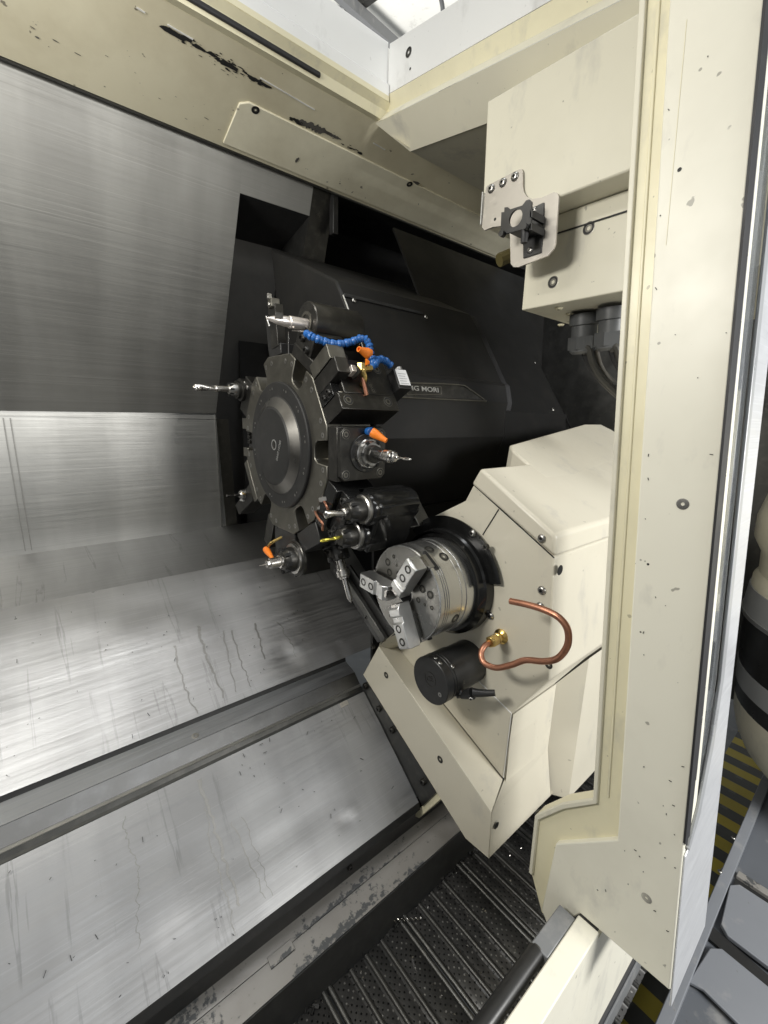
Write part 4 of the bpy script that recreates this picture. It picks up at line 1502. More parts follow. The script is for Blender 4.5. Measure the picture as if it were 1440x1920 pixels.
# --- 6-7 o'clock: axial driven holder at the bottom
t = thing('axial_driven_holder', 'black driven holder at the turret bottom with tiny engraving cutter and orange nozzle', 'tool holder', tp(-80, .21, .03), 'tool holders on the turret')
cY, cZ = .914, -.352
bx0 = .482
hexbox(t, 'block', -90, .006, .11, -.060, .052, .2115, .325, 'black', .002)
hexbox(t, 'side_plate', -112, .006, .06, -.02, .02, .2115, .30, 'oxide', .001)
p0 = V((.488, cY, cZ))
obj('front_ring', MB().lathe(p0, (-1, 0, 0), [(0, .046), (.006, .046), (.008, .044), (.008, .030)], 40), 'oxide', t)
obj('bright_ring', MB().lathe(p0 + V((-.008, 0, 0)), (-1, 0, 0), [(0, .038), (.006, .038), (.007, .036), (.007, .02)], 40), 'bolt', t)
collet_nut(t, p0 + V((-.014, 0, 0)), (-1, 0, 0), .031, .030, 'oxide')
obj('chuck', MB().lathe(p0 + V((-.040, 0, 0)), (-1, 0, 0), [(0, .016), (.010, .016), (.011, .0135), (.034, .0125), (.036, .010), (.042, .009)], 28), 'steel', t)
obj('cutter', MB().cyl(p0 + V((-.080, 0, 0)), p0 + V((-.100, 0, 0)), .0022, .0008, 10), 'steel', t)
obj('brass_tube', MB().tube([P(529, 1007, X=.482), P(512, 1016, X=.462), P(504, 1023, X=.455), P(501, 1034, X=.452)], .0038, 8, 5), 'brass', t)
nozzle(t, P(499, 1030, X=.452), P(512, 1048, X=.440), .0085)
screw(t, tp(-90, .318, .0055, -.05), XM, .004, 'capdark')

# --- 4-5 o'clock: twin spindle axial driven holder
t = thing('twin_spindle_holder', 'glossy black twin spindle holder with a fat drill and a thin gold drill', 'tool holder', tp(-30, .21, .05), 'tool holders on the turret')
hexbox(t, 'foot', -30, .002, .10, -.056, .058, .2115, .250, 'black_gloss', .002)
hexbox(t, 'upright', -30, .014, .055, -.050, .060, .2495, .292, 'black_gloss', .002)
for tt in (-.042, .048):
    screw(t, tp(-30, .272, .0135, tt), XM, .009, 'capdark')
s1, s2 = V((.48, .692, -.191)), V((.48, .720, -.252))
for i, (s_, mt) in enumerate(((s1, 'steel'), (s2, 'yellow_drill'))):
    q = s_ + V((.045, 0, 0))
    obj('spindle_body', MB().lathe(q, (1, 0, 0), [(0, .034), (.005, .037), (.12, .037), (.128, .033), (.13, .02)], 40), 'black_gloss', t)
    obj('spindle_ring', MB().lathe(q, (-1, 0, 0), [(0, .031), (.008, .031), (.010, .028), (.010, .02)], 32), 'bolt', t)
    collet_nut(t, q + V((-.008, 0, 0)), (-1, 0, 0), .0245, .036, 'oxide')
    if i == 0:
        twist_drill(t, q + V((-.040, 0, 0)), q + V((-.098, 0, 0)), .0085, mt, flute=.8)
    else:
        twist_drill(t, q + V((-.040, 0, 0)), q + V((-.090, 0, 0)), .0038, mt, flute=.7)
mid = (s1 + s2) / 2
dv = (s2 - s1).normalized()
dn_ = dv.cross(V((1, 0, 0)))
obj('gearbox', MB().box(mid + V((.112, 0, 0)) + dn_ * 0, (.056, .062, .0365), (V((1, 0, 0)), dv, dn_)), 'black_gloss', t, .006, 3)
obj('end_plate', MB().box(mid + V((.172, .01, .0)), (.003, .058, .034), (V((1, 0, 0)), dv, dn_)), 'bolt', t, .002)
# white hose coupling & copper tubes
for i, (c0, c1, c2) in enumerate((((607, 938), (612, 948), (616, 957)), ((592, 955), (593, 972), (604, 990)))):
    a = P(*c0, X=.487)
    mx = P(*c1, X=.476)
    obj('copper_tube', MB().tube([a, mx, P(*c2, X=.480)] if i == 0 else [P(602, 951, X=.487), a, P(592, 962, X=.478), P(598, 973, X=.474), P(605, 982, X=.474), P(605, 994, X=.478)], .0028, 8, 6), 'copper', t)
a, b = P(602, 937, X=.484), P(616, 934, X=.488)
obj('fitting', MB().cyl(a, b, .0075, n=6), 'alu', t)
obj('fitting', MB().cyl(P(598, 952, X=.485), P(605, 951, X=.488), .006, n=6), 'alu', t)
screw(t, P(722, 925, X=.60), (0, -.4, .9), .006, 'button')

# --- grey block hanging right of the twin spindle
t = thing('grey_block', 'bare grey metal block behind the end of the twin spindle holder', 'block', (.70, .79, -.24))
poly = [P(742, 942, X=.70), P(762, 938, X=.70), P(786, 986, X=.70), P(738, 996, X=.70)]
obj('body', MB().prism(poly, (.05, .01, 0)), 'chuck_face', t, .002)
screw(t, P(753, 989, X=.6995), XM, .006, 'capdark')

# --- 5-6 o'clock: radial tool pointing down
A9 = -62
t = thing('radial_drill_holder', 'radial holder pointing down with a centre drill hanging below the turret', 'tool holder', tp(A9, .21, .075), 'tool holders on the turret')
hexbox(t, 'block', -60, .006, .118, -.05, .05, .2115, .262, 'black', .002)
q = tp(A9, .262, .078)
ax = u(A9)
obj('spindle', MB().lathe(q, ax, [(0, .034), (.006, .034), (.008, .031), (.014, .031)], 32), 'oxide', t)
collet_nut(t, q + ax * .012, ax, .027, .030, 'oxide')
obj('arbor', MB().lathe(q + ax * .038, ax, [(0, .0125), (.028, .0125), (.029, .0165), (.044, .0165), (.046, .012), (.050, .012)], 28), 'steel', t)
obj('drill_bit', MB().lathe(q + ax * .086, ax, [(0, .0065), (.050, .0065), (.062, .0005)], 20), 'steel', t)

# ================================================================== SUB-SPINDLE HEADSTOCK
F = .735
t = thing('headstock', 'angular cream headstock cover carrying the chuck at the right', 'headstock', (F + .2, .55, -.9))
XE = 1.35
# main front plane polygon (Y, Z)
front = [P(888, 908, X=F), P(872, 939, X=F), P(813, 968, X=F), P(792, 1009, X=F), P(770, 1060, X=F), P(741, 1184, X=F) + V((0, -.03, .02)), P(741, 1230, X=F), P(803, 1285, X=F), P(943, 1461, X=F), P(960, 1338, X=F), P(1030, 1276, X=F), P(1040, 1045, X=F)]
body_poly = front
mb = MB().prism(body_poly, (XE - F, 0, 0))
obj('lower_cover', mb, 'cream_head', t, .004, 3)
# upper cap: proud front strip and sloped top
A_, B_, G_, Gl = P(888, 908, X=F), P(903, 877, X=F), P(1041, 1003, X=F), P(1038, 1045, X=F)
tdir = V((0, B_.y - G_.y, B_.z - G_.z)).normalized()
capp = [A_, B_, G_, Gl]
xoff = V((-.004, 0, 0))
obj('upper_cap', MB().prism([p + xoff for p in [A_ + V((0, .004, 0)), B_, G_ + V((0, -.003, .0)), Gl + V((0, -.005, .0015))]], (XE - F, 0, 0)), 'cream_head', t, .007, 3)
# rear step of the cap: higher part further right on the same sloped top plane
TN = tdir.cross(V((1, 0, 0)))
if TN.z < 0:
    TN = -TN
tpn = lambda px, py: PP(px, py, B_ + xoff, TN)
k1, k2, k3, k4, k5 = tpn(968, 851), tpn(957, 836), tpn(1095, 795), tpn(1125, 795), tpn(1147, 806)
base_z = -.30
stp = [k1 + V((0, 0, 0)), k2, k3, k4, k5, V((k5.x, G_.y + .1, k5.z - .15)), V((k1.x, k1.y - .10, k1.z - .06))]
rear_top = [k1 - tdir * .12, k1 + tdir * .012, k2 + tdir * .004, k3, k4, k5, k5 - tdir * .12]
mb = MB().prism([p + TN * .0004 for p in rear_top], V((0, .02, -.22)))
obj('rear_cap', mb, 'cream_head', t, .005, 2)
# seams on the front plane
def seam_or_lit_edge(px0, py0, px1, py1, x=F, mat='hole', w=.0009):
    a, b = P(px0, py0, X=x - .0008), P(px1, py1, X=x - .0008)
    dv = (b - a).normalized()
    obj('seam_or_lit_edge', MB().box((a + b) / 2, ((b - a).length / 2, w, .0009), (dv, dv.cross(V((1, 0, 0))), V((1, 0, 0)))), mat, t)
seam_or_lit_edge(935, 955, 905, 1003)
seam_or_lit_edge(888, 909, 1039, 1046)
# right side step under the side face
u1_, u2_, u3_, rr1 = P(1031, 1356, X=F), P(1013, 1512, X=F), P(1054, 1504, X=F), P(1089, 1230, X=F)
sy0, sy1 = P(1036, 1160, X=F).y, P(960, 1340, X=F).y
z_top, z_mid = P(1028, 1276, X=F).z, P(960, 1338, X=F).z
xs1 = P(1031, 1356, Y=sy1).x
xs2 = P(1092, 1226, Y=sy1 - .05).x
mb = MB().quad(V((xs1, sy1 - .002, z_mid)), V((xs1, sy1 - .002, -.93)), V((xs1 + .035, sy1 - .055, -.93)), V((xs1 + .035, sy1 - .055, z_mid + .08)))
mb.quad(V((xs1 + .035, sy1 - .055, z_mid + .08)), V((xs1 + .035, sy1 - .055, -.93)), V((XE, sy1 - .055, -.93)), V((XE, sy1 - .055, z_mid + .08)))
obj('side_skirt', mb, 'cream_head', t)
mb = MB().quad(V((F + .001, sy1 - .001, z_mid)), V((F + .001, sy1 - .001, -.92)), V((xs1, sy1 - .001, -.92)), V((xs1, sy1 - .001, z_mid)))
obj('side_panel', mb, 'cream_head', t)
seam_or_lit_edge(875, 1255, 958, 1337, mat='white', w=.0011)  # lit edge of the cover drawn as a thin white line
seam_or_lit_edge(959, 1338, 944, 1458, mat='white', w=.0008)  # lit corner edge, likewise put in as white colour
# protruding lower lip
LX = .66
lip_out = [P(681, 1265, X=LX), P(710, 1212, X=LX), P(741, 1184, X=LX), P(760, 1195, X=LX)]
l0, l1, l2 = P(681, 1265, X=LX), P(710, 1212, X=LX), P(741, 1184, X=LX)
l3, l4, l5 = P(873, 1572, X=LX), P(916, 1609, X=LX), P(921, 1523, X=LX)
f1, f2 = P(803, 1281, X=F - .0005), P(943, 1461, X=F - .0005)
f2b = V((F, l5.y + .012, l5.z + .02))
m1 = P(741, 1251, X=LX) if False else l1.lerp(l5, .02)
# front panel of the lip
lipmb = MB()
lipmb.prism([l0, l1, l5, l4, l3], (.0035, 0, 0))
obj('lip_front', lipmb, 'cream_head', t, .0012)
# sloping shelf from lip edge to the front plane
sh0 = P(741, 1184, X=LX + .002)
top_in = P(762, 1200, X=F - .001)
mb = MB().quad(l1 + V((.001, 0, 0)), l5 + V((.001, 0, 0)), V((F - .001, f2.y, f2.z)), V((F - .001, P(720, 1180, X=F).y, P(720, 1180, X=F).z)))
obj('lip_shelf', mb, 'cream_head', t)
mb = MB().quad(l1 + V((.002, 0, 0)), l2 + V((.002, 0, 0)), P(800, 1230, X=LX + .03), P(770, 1250, X=LX + .01))
mb = MB().quad(l1, l2, V((F - .002, l2.y - .04, l2.z + .0)), V((F - .002, l1.y - .04, l1.z)))
obj('lip_top', mb, 'cream_head', t)
Mx = V((xs1, sy1 - .003, -.80))
L4x = V((xs1, l4.y, l4.z))
mb = MB().quad(l5 + V((.001, -.0005, 0)), l4 + V((.001, -.0005, 0)), L4x, Mx)
mb.quad(l5 + V((.001, -.0005, 0)), Mx, V((xs1, sy1 - .003, z_mid)), V((F - .0005, sy1 - .003, z_mid)), V((F - .0005, f2.y - .003, f2.z)))
obj('lip_side', mb, 'cream_head', t)
mb = MB().quad(l0, l3, V((F + .3, l3.y, l3.z)), V((F + .3, l0.y, l0.z)))
mb.quad(l3, l4, V((F + .35, l4.y, l4.z)), V((F + .3, l3.y, l3.z)))
mb.quad(l0, l1, l2, V((F, l2.y, l2.z)), V((F, l0.y, l0.z)))
obj('lip_underside', mb, 'cream_head', t)
for px, py in ((724, 1266), (825, 1424)):
    screw(t, P(px, py, X=LX - .0005), XM, .0065, 'sunk')
screw(t, PP(931, 1548, V((LX, l4.y - .001, l4.z)), V((0, -1, 0))), YM, .008, 'hole')
# dome screws
for px, py in ((1016, 1010), (1016, 1107), (1013, 1137), (920, 1155)):
    screw(t, P(px, py, X=F - (.004 if py == 1010 else .0005)), XM, .0088, 'button')
for px, py in ((877, 1177), (862, 1170)):
    screw(t, P(px, py, X=F - .0005), XM, .0065, 'button')
sidey = V((0, P(1036, 1150, X=F).y - .001, 0))
for px, py in ((1050, 1069), (1087, 1207)):
    screw(t, PP(px, py, sidey, V((0, -1, 0))), YM, .010, 'hole')
screw(t, P(1029, 1247, X=F - .0005), XM, .006, 'sunk')

# ---- black guard ring round the spindle nose
CY, CZc = .6305, -.373
CC = V((.591, CY, CZc))
t = thing('spindle_guard', 'black guard ring and curved splash plate behind the chuck', 'guard', (F, CY, CZc))
ring0 = V((.700, CY, CZc))
obj('ring', MB().lathe(ring0, (1, 0, 0), [(0, .100), (0, .114), (.003, .117), (.012, .124), (.034, .126), (.034, .10)], 64), 'black_gloss', t)
mb = MB()
def arc(a0, a1, r0, r1, x, n=28):
    ps = []
    for i in range(n + 1):
        ps.append(V((x, CY, CZc)) + u(a0 + (a1 - a0) * i / n) * r1)
    for i in range(n + 1):
        ps.append(V((x, CY, CZc)) + u(a1 + (a0 - a1) * i / n) * r0)
    return ps
ps = arc(14, 142, .112, .152, .722)
n = 28
mb = MB()
for dx in (0, .003):
    mb.v += [p + V((dx, 0, 0)) for p in ps]
NN = len(ps)
for i in range(n):
    mb.f.append([i, i + 1, NN - 2 - i, NN - 1 - i])
    mb.f.append([NN + i, NN + i + 1, 2 * NN - 2 - i, 2 * NN - 1 - i])
    mb.f.append([i, i + 1, NN + i + 1, NN + i])
mb.f.append([0, NN - 1, 2 * NN - 1, NN])
mb.f.append([n, n + 1, NN + n + 1, NN + n])
obj('splash_plate', mb, 'black_gloss', t)
obj('rim', MB().lathe(V((.690, CY, CZc)), (1, 0, 0), [(0, .119), (.032, .1215)], 40, cap=False, a0=-50, a1=78, up=(0, 0, 1)), 'black_gloss', t)
screw(t, P(886, 1000, X=.7215), XM, .0085, 'button')
screw(t, P(912, 1025, X=.715), XM, .0065, 'capdark')

# ---- chuck
t = thing('chuck', 'three-jaw steel power chuck on the headstock spindle', 'chuck', (.65, CY, CZc))
RC = .105
prof = [(0, .022), (0, RC - .0015), (.0015, RC)]
for g in (.012, .018, .024):
    prof += [(g, RC), (g + .0004, RC - .0016), (g + .0022, RC - .0016), (g + .0026, RC)]
prof += [(.062, RC), (.0625, RC - .001), (.0645, RC - .001), (.065, RC), (.078, RC), (.0785, RC + .0015), (.100, RC + .0015), (.102, RC), (.118, RC)]
obj('body', MB().lathe(CC, (1, 0, 0), prof, 96, cap=False), 'chuck', t)
obj('face', MB().lathe(CC + V((-.0006, 0, 0)), (1, 0, 0), [(0, .024), (0, RC - .003), (.0005, RC - .0025)], 96, cap=False), 'chuck_face', t)
obj('bore', MB().lathe(CC, (1, 0, 0), [(-.0004, .0245), (.03, .0245), (.03, .001)], 40, cap=False), 'hole', t)


def cp(a, r, x, tt=0.0):
    return V((x, CY, CZc)) + u(a) * r + tg(a) * tt


JA = (57, 177, -63)
for a in JA:
    j = obj('base_jaw', MB().box(cp(a, .072, .588), (.0055, .0125, .034), (V((1, 0, 0)), tg(a), u(a))), 'chuck_face', t, .0008)
    # T-slot mouth on the rim
    obj('guide_slot', MB().box(cp(a, .1015, .602), (.0145, .017, .0042), (V((1, 0, 0)), tg(a), u(a))), 'bolt', t, .0006)
    obj('guide_slot', MB().box(cp(a, .1035, .607), (.0035, .024, .0030), (V((1, 0, 0)), tg(a), u(a))), 'hole', t)
    # stepped aluminium soft jaw, profile in (r, x)
    pr = [(.016, .5835), (.016, .556), (.026, .549), (.040, .549), (.042, .554), (.054, .554), (.056, .5495), (.106, .5495), (.109, .553), (.109, .579), (.104, .5835)]
    hw = .0165
    poly = [cp(a, r, x, -hw) for r, x in pr]
    o = obj('soft_jaw', MB().prism(poly, tg(a) * (2 * hw)), 'alu', t, .0012)
    for r in (.066, .093):
        screw(o, cp(a, r, .5491), XM, .0072, 'bore', 'jaw_bolt')
    obj('nose', MB().box(cp(a, .021, .566), (.014, .0085, .006), (V((1, 0, 0)), tg(a), u(a))), 'steel', o, .001)
for base in (0, 120, 240):
    for da, rr, s_ in ((17, .079, .0085), (28, .060, .0085), (0, .043, .006), (-3, .062, .003)):
        screw(t, cp(base + da, rr, .5900), XM, s_ * .8, 'sunk', 'cap_screw')
    screw(t, cp(base + 118, .082, .59), XM, .0035, 'sunk')
for a, x in ((57, .645), (73, .628), (-20, .645), (177, .645)):
    screw(t, cp(a, RC, x), u(a), .0085, 'sunk', 'cap_screw')

# ---- black cylinder unit with lever on the headstock
t = thing('black_cylinder', 'black cylindrical unit with small lever mounted on the headstock below the chuck', 'cylinder', (F, .557, -.55))
q0 = V((F, .557, -.552))
prof = [(-.004, .049), (.058, .049), (.059, .0475), (.060, .051), (.098, .051), (.099, .0495), (.101, .0495), (.102, .052), (.106, .052), (.107, .0505), (.109, .0505), (.110, .052), (.127, .052), (.1285, .0505)]
obj('body', MB().lathe(q0, (-1, 0, 0), prof, 64), 'black', t)
fc = q0 + V((-.1287, 0, 0))
obj('badge', MB().lathe(fc + V((0, 0, .004)), (-1, 0, 0), [(0, .0165), (.0004, .0165), (.0004, .0150), (0, .0150)], 40, cap=False), 'oxide', t)
text('badge_mark', 'E', .016, fc + V((-.0003, -.004, .006)), (0, -1, .3), (0, .3, 1), 'oxide', t, .0002)
text('badge_mark', 'C', .016, fc + V((-.0003, .005, .002)), (0, -1, .3), (0, .3, 1), 'oxide', t, .0002)
bl_ = V((-.078, 0, 0))
dd = u(4)
text('side_mark', 'E', .012, q0 + bl_ + dd * .0513, (1, 0, 0), tg(4), 'oxide_lt', t, .0002)
for a, x in ((70, .120), (50, .098), (88, .118)):
    screw(t, q0 + V((-x, 0, 0)) + u(a) * .051, u(a), .005, 'button')
screw(t, fc + u(-30) * .034, XM, .005, 'flat')
# lever
pv = q0 + V((-.082, 0, 0)) + u(-28) * .052
lev = obj('lever', MB().lathe(pv, u(-28), [(-.004, .012), (.004, .012), (.006, .009)], 20), 'black', t)
a0 = pv + u(-28) * .004
a1 = P(886, 1300, X=a0.x + .005)
a2 = P(928, 1299, X=a0.x + .030)
obj('lever_hub', MB().tube([a0, a0.lerp(a1, .5), a1], lambda s: .0085 + .004 * s, 12, 4), 'black', t)
obj('lever_handle', MB().tube([a1 + V((0, 0, .002)), a1.lerp(a2, .4), a2], lambda s: .0095 - .003 * s, 12, 4), 'black', t)
screw(t, a1 + V((-.010, -.004, -.006)), V((-.8, -.5, -.3)), .0045, 'button')

# ---- brass fitting and bent copper coolant tube
t = thing('copper_coolant_tube', 'bent copper coolant tube screwed into a brass fitting on the headstock', 'tube', P(942, 1195, X=F))
bq = P(940, 1193, X=F)
bd_ = (P(914, 1207, X=.672) - bq).normalized()
obj('flange', MB().lathe(bq, (-1, 0, 0), [(-.002, .0165), (.003, .0165), (.006, .013), (.008, .010)], 28), 'brass', t)
obj('stem', MB().lathe(bq, bd_, [(0, .0095), (.018, .0095), (.020, .0115), (.026, .0115), (.027, .0095), (.030, .0095)], 24), 'brass', t)
obj('hex_nut', MB().lathe(bq + bd_ * .030, bd_, [(0, .0125), (.020, .0125), (.024, .0095)], 6), 'brass', t, .0008)
cps = [((916, 1206), .683), ((908, 1212), .668), ((902, 1226), .655), ((908, 1243), .650), ((930, 1252), .650), ((958, 1247), .652), ((985, 1238), .655), ((1020, 1240), .655), ((1046, 1234), .652), ((1064, 1210), .648), ((1064, 1180), .645), ((1048, 1158), .643), ((1022, 1144), .642), ((990, 1134), .642), ((957, 1127), .642)]
pts = [P(px, py, X=x) for (px, py), x in cps]
tb = obj('tube', MB().tube(pts, .0058, 14, 8), 'copper', t)
e = pts[-1] - pts[-2]
obj('open_end', MB().cyl(pts[-1] + e.normalized() * .0001, pts[-1] + e.normalized() * .0004, .0040, n=14), 'hole', tb)

# ================================================================== DOOR JAMB (right side of the door opening)
t = thing('door_jamb', 'tall cream door jamb post with stepped foot at the right', 'jamb', (.61, .2, -.8))
XJ = .600
yi = lambda z: .2524 + .0823 * z
yf = lambda z: .2166 + .0877 * z
yr = lambda z: .1344 + .0838 * z
ZT = .95
yz = lambda pts, x: [V((x, y, z)) for y, z in pts]
face = [(yf(ZT), ZT), (yr(ZT), ZT), (yr(-.772), -.772), (.196, -.778), (.240, -.867), (.258, -.840), (.250, -.689), (.164, -.600)]
obj('face', MB().prism(yz(face, XJ), (.045, 0, 0)), 'cream_col', t, .002)
flange = [(yi(ZT), ZT), (yf(ZT) - .004, ZT), (.160, -.595), (.160, -.61), (.24, -.70), (.245, -.86), (.262, -.86), (.291, -.795), (.293, -.672), (.252, -.613), (.2065, -.566)]
obj('flange', MB().prism(yz(flange, XJ + .010), (.028, 0, 0)), 'cream_lip', t, .002)
lp_out = [(yi(ZT), ZT), (.2065, -.566), (.252, -.613), (.293, -.672), (.291, -.795)]
lp_in = [(yi(ZT) - .007, ZT), (.2000, -.569), (.2470, -.619), (.2865, -.676), (.2845, -.795)]
mb = MB()
for x_ in (XJ + .004, XJ + .012):
    mb.v += [V((x_, y, z)) for y, z in lp_out + lp_in]
for i in range(4):
    mb.f += [[i, i + 1, 6 + i, 5 + i], [10 + i, 11 + i, 16 + i, 15 + i], [i, i + 1, 11 + i, 10 + i], [5 + i, 6 + i, 16 + i, 15 + i]]
mb.f += [[0, 5, 15, 10], [4, 9, 19, 14]]
obj('flange_lip', mb, 'cream', t, .0012)
mid_ = [(yi(ZT) - .017, ZT), (yi(ZT) - .021, ZT), (yi(-.55) - .021, -.55), (yi(-.55) - .017, -.55)]
obj('flange_rib', MB().prism(yz(mid_, XJ + .008), (.004, 0, 0)), 'cream_lip', t, .0012)
sf0 = [(yf(.45) - .012, .45), (yf(.45) - .0128, .45), (yf(.05) - .0128, .05), (yf(.05) - .012, .05)]
obj('fold_line', MB().prism(yz([(yf(.42) - .018, .42), (yf(.42) - .0185, .42), (yf(.20) - .0128, .20), (yf(.20) - .0123, .20)], XJ - .0004), (.001, 0, 0)), 'cream_lip', t)
for px, py in ((1280, 945), (1212, 1684)):
    screw(t, P(px, py, X=XJ - .0003), XM, .0068, 'flat')
for px, py, r in ((1274, 318, .0022), (1215, 1058, .0016), (1201, 1185, .0012)):
    screw(t, P(px, py, X=XJ - .0002), XM, r, 'hole')
# short hair-like chips stuck to the jamb
mb = MB()
rnd = random.Random(3)
for i in range(34):
    z = rnd.uniform(-.76, .40) if i % 3 else rnd.uniform(-.76, -.5)
    lo, hi = yr(z) + .004, yf(z) - .004
    if z < -.66:
        hi = .24
    y = rnd.uniform(lo, hi)
    if z < -.60 and z > -.70 and y > .164 + (-.6 - z) * .9:
        continue
    an = rnd.uniform(0, 3.14)
    ax = V((0, math.cos(an), math.sin(an)))
    L = rnd.choice((.0005, .0007, .0010, .0016))
    mb.box(V((XJ - .0006, y, z)), (L, .00035, .0004), (ax, V((0, -ax.z, ax.y)), V((1, 0, 0))))
o = obj('stuck_chips', mb, 'black_matt', t)
o['kind'] = 'stuff'
# scratched dark corner of the foot ledge
obj('worn_corner', MB().tube([P(1004, 1524, X=XJ + .018), P(1014, 1519, X=XJ + .03), P(1022, 1516, X=XJ + .034)], .0022, 6, 3), 'dark_steel', t)

# ================================================================== DOOR SILL, bar and bracket
t = thing('door_sill', 'cream folded door sill running towards the viewer at the bottom', 'sill', (-.2, .16, -1.1))
SX1 = .598
pr = [(.198, -.779), (.165, -.778), (.165, -1.105), (.180, -1.108), (.198, -1.0)]
obj('beam', MB().prism([V((XL, y, z)) for y, z in pr], (SX1 - XL, 0, 0)), 'cream_col', t, .002)
pr = [(.168, -1.112), (.160, -1.114), (.160, -1.19), (.168, -1.19)]
obj('lower_rail', MB().prism([V((XL, y, z)) for y, z in pr], (.92 - XL, 0, 0)), 'grey_paint', t, .001)
pr = [(.1675, -1.095), (.1625, -1.097), (.1625, -1.112), (.1675, -1.112)]
obj('seal', MB().prism([V((XL, y, z)) for y, z in pr], (.9 - XL, 0, 0)), 'rubber', t)
pr = [(.172, -.80), (.167, -.80), (.167, -1.13), (.172, -1.13)]
obj('end_wall', MB().prism([V((SX1, y, z)) for y, z in pr], (.33, 0, 0)), 'cream_col', t)
t = thing('seal_bar', 'round black bar lying along the inside of the door sill', 'bar', (.2, .22, -.78))
obj('bar', MB().cyl((XL, .216, -.790), (.505, .216, -.790), .0125, n=28), 'black', t)
obj('end_cap', MB().cyl((.505, .216, -.790), (.508, .216, -.790), .0115, n=28), 'dark_steel', t)
t = thing('bar_bracket', 'plain grey bracket plate between the black bar and the jamb foot', 'bracket', (.54, .22, -.79))
poly = [P(1008, 1832, X=.50), P(1030, 1812, X=.50), P(1064, 1740, X=.575), P(1052, 1742, X=.575)]
mb = MB().box((.547, .212, -.790), (.042, .0135, .010))
obj('plate', mb, 'grey_paint', t, .002)

# ================================================================== SLIDING DOOR (open, seen edge-on) with window
t = thing('sliding_door', 'grey framed sliding door with narrow window seen edge-on beside the jamb', 'door', (.7, .12, -.75))
DNv = V((0, -1, .0838)).normalized()
dk = lambda x, z, off=0.0: V((x, yr(z) - off, z))
def dpanel(name, pts, mat, off0, off1, bevel=0.0):
    poly = [dk(x, z, off0) for x, z in pts]
    return obj(name, MB().prism(poly, (0, off0 - off1 if False else -(off1 - off0), 0)), mat, t, bevel)
zw = -.53
dpanel('seal', [(.594, ZT), (.6155, ZT), (.6155, -.40), (.612, -.53), (.606, zw), (.6045, zw - .01), (.594, zw)], 'rubber', .0002, .0028)
dpanel('bright_edge', [(.6155, ZT), (.6175, ZT), (.6175, -.40), (.6155, -.45)], 'alu', .0002, .0030)
dpanel('window', [(.6180, ZT), (.688, ZT), (.688, -.34), (.672, -.42), (.640, -.50), (.6180, -.522)], 'pane', -.004, -.001)
dpanel('window_back', [(.6180, ZT), (.700, ZT), (.700, -.56), (.6180, -.56)], 'dark_grey', -.052, -.05)
dpanel('frame', [(.688, ZT), (.704, ZT), (.704, -.34), (.684, -.44), (.650, -.52), (.612, -.552), (.607, -.545), (.640, -.505), (.672, -.42), (.688, -.34)], 'robot_grey', .0002, .0042, .001)
dpanel('outer_stile', [(.704, ZT), (.785, ZT), (.760, -.80), (.603, -.80), (.603, -.556), (.612, -.552), (.650, -.52), (.684, -.44), (.704, -.34)], 'alu_frame', .0002, .0025, .001)
# cable chain seen through the window: one rung per link
ch_ = thing('cable_chain', 'grey cable chain of open links seen through the narrow door window', 'cable chain', (.65, .16, 0))
for s_ in (.630, .676):
    mbc = MB().prism([dk(s_ - .003, .50, -.030), dk(s_ + .003, .50, -.030), dk(s_ + .003, -.40, -.030), dk(s_ - .003, -.40, -.030)], (0, .01, 0))
    obj('side_band', mbc, 'robot_grey', ch_)
link = None
for i in range(24):
    z = .46 - i * .037
    if link is None:
        link = obj('link', MB().box(dk(.653, z, -.026), (.020, .004, .005)), 'alu_frame', ch_, .001)
        first = link
        zf = z
    else:
        l2_ = first.copy()
        COL.objects.link(l2_)
        l2_.parent = ch_
        l2_.location = first.location + (dk(.653, z, -.026) - dk(.653, zf, -.026))

# ================================================================== OUTSIDE: hazard tape, platform, robot
t = thing('hazard_tape', 'yellow and black striped floor tape beside the machine', 'floor tape', (1.6, .2, FLOOR_Z))
x = .86
for i in range(34):
    w_ = .056 + .004 * (i % 3)
    mb = MB().box((x + w_ / 2, .20, FLOOR_Z + .003), (w_ / 2, .085, .0012))
    obj('stripe', mb, 'tape' if i % 2 == 0 else 'tape_dark', t)
    x += w_

t = thing('platform', 'dark slate grey steel platform with raised edge rail outside the machine', 'platform', (1.4, -.3, FLOOR_Z))
ZP = -1.30
a1, a2 = P(1255, 1880, Z=ZP), P(1440, 1425, Z=ZP)
yp = (a1.y + a2.y) / 2
obj('deck', MB().box((1.3, yp - .62, ZP - .06), (1.7, .60, .05)), 'plat', t, .004)
obj('edge_rail', MB().box((1.3, yp - .012, ZP - .02), (1.7, .013, .035)), 'plat_lt', t, .002)
obj('edge_skirt', MB().box((1.3, yp - .004, ZP - .15), (1.7, .006, .10)), 'plat', t)
c1a, c2a = P(1362, 1628, Z=ZP - .005), P(1440, 1688, Z=ZP - .005)
xb = (c1a.x + c2a.x) / 2
obj('cross_bar', MB().box((c1a.x, yp - .34, ZP - .004), (.012, .31, .008)), 'worn', t, .002)
obj('cross_gap', MB().box((c1a.x - .035, yp - .34, ZP - .0085), (.022, .31, .003)), 'hole', t)
pl = [P(1367, 1665, Z=ZP), P(1385, 1664, Z=ZP), P(1470, 1720, Z=ZP), P(1480, 1850, Z=ZP), P(1362, 1760, Z=ZP), P(1350, 1738, Z=ZP)]
obj('inset_plate', MB().prism(pl, (0, 0, .012)), 'plat_lt', t, .002)
pl = [P(1316, 1720, Z=ZP + .001), P(1345, 1745, Z=ZP + .001), P(1500, 1880, Z=ZP + .001), P(1500, 1910, Z=ZP + .001), P(1330, 1760, Z=ZP + .001), P(1310, 1735, Z=ZP + .001)]
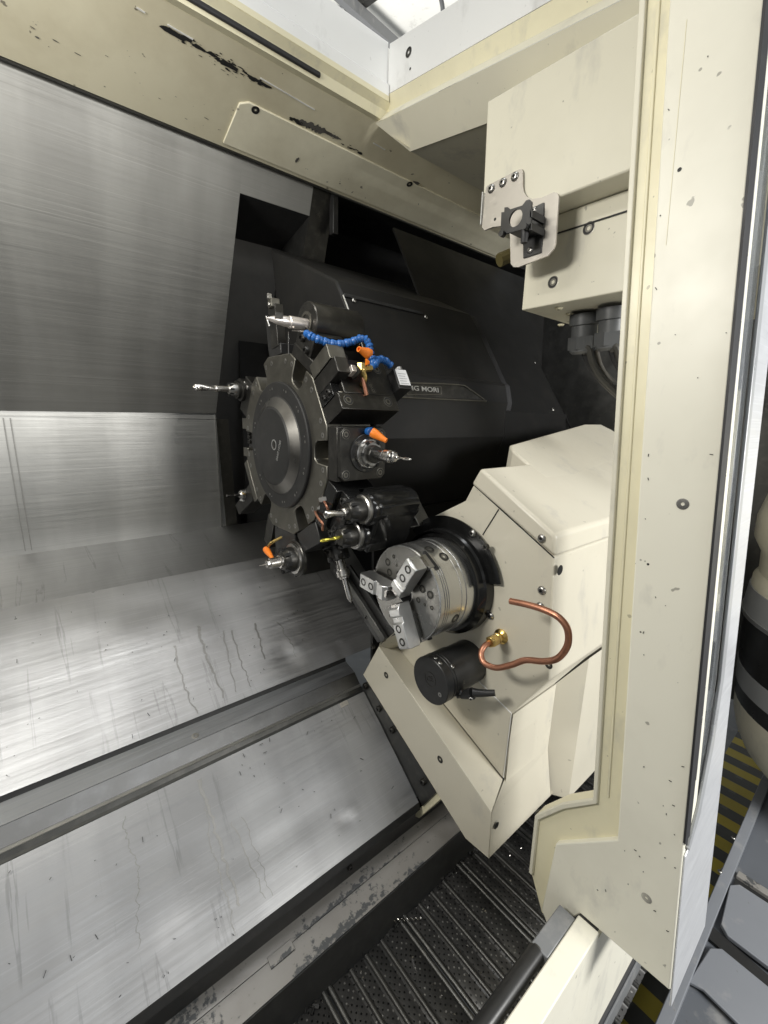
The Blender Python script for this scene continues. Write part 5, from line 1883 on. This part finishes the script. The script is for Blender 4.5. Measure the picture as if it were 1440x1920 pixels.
obj('inset_gap', MB().prism(pl, (0, 0, -.006)), 'hole', t)
pl = [P(1330, 1782, Z=ZP), P(1352, 1783, Z=ZP), P(1500, 1905, Z=ZP), P(1500, 2040, Z=ZP), P(1318, 1860, Z=ZP), P(1290, 1845, Z=ZP)]
obj('inset_plate', MB().prism(pl, (0, 0, .009)), 'plat_lt', t, .002)
screw(t, P(1357, 1632, Z=ZP + .002), (0, 0, 1), .007, 'button')
screw(t, P(1350, 1634, Z=ZP + .015), (0, 0, 1), .006, 'button')
screw(t, P(1375, 1571, Z=ZP + .016), (0, 0, 1), .006, 'button')
t = thing('black_cabinet', 'black equipment cabinet standing behind the robot', 'cabinet', (3.2, -.1, FLOOR_Z))
obj('body', MB().box((3.2, -.12, -1.10), (.5, .25, .45)), 'black', t, .01)
for i in range(3):
    a, b = P(1408, 1448 + i * 8, X=2.68), P(1440, 1452 + i * 8, X=2.68)
    obj('cable', MB().tube([a, a.lerp(b, .5) + V((0, 0, .01)), b], .006, 6, 4), 'grey_paint', t)

t = thing('robot_arm', 'cream industrial robot arm with black and grey bands behind the door', 'robot', (2.1, -.15, FLOOR_Z))
RX = 2.0
le = [(-.540, .292), (-.63, .284), (-.82, .268), (-.89, .265), (-1.0, .254)]
ry = -.10
def seg(name, z0, z1, y0, y1, mat):
    obj(name, MB().lathe((RX, ry, z0), (0, 0, 1), [(0, y0 - ry), (z1 - z0, y1 - ry)], 48), mat, t)
seg('grey_collar', -.632, -.545, .282, .276, 'robot_grey')
seg('bright_line', -.645, -.632, .285, .285, 'alu')
seg('black_band', -.825, -.645, .262, .275, 'black')
seg('grey_band', -.900, -.825, .258, .264, 'robot_grey')
seg('black_band', -.960, -.900, .250, .256, 'black')
obj('elbow', MB().lathe((RX, ry, -.960), (0, 0, -1), [(0, .35), (.06, .345), (.12, .328), (.18, .298), (.23, .255), (.28, .19), (.31, .12), (.32, .04)], 48), 'robot', t)
obj('shoulder', MB().lathe((RX, ry, -.545), (0, 0, 1), [(0, .372), (.03, .372), (.05, .36), (.12, .365), (.17, .392), (.24, .395), (.34, .375), (.48, .33), (.62, .24), (.70, .12)], 48), 'robot', t)
obj('pedestal', MB().cyl((RX + .25, ry - .1, FLOOR_Z), (RX + .25, ry - .1, -1.2), .2, n=32), 'black', t)

# ================================================================== enclosure parts out of the frame that close the room
t = thing('left_end_wall', 'cream and steel wall closing the left end of the work space', 'wall panel', (XL, .8, 0))
obj('panel', MB().box((XL - .01, .85, -.1), (.01, .8, 1.1)), 'sheet_dark', t)
t = thing('right_end_wall', 'dark steel wall closing the machine behind the headstock', 'wall panel', (2.3, .8, 0))
obj('panel', MB().box((2.31, .93, -.1), (.01, .75, 1.1)), 'dark_steel', t)
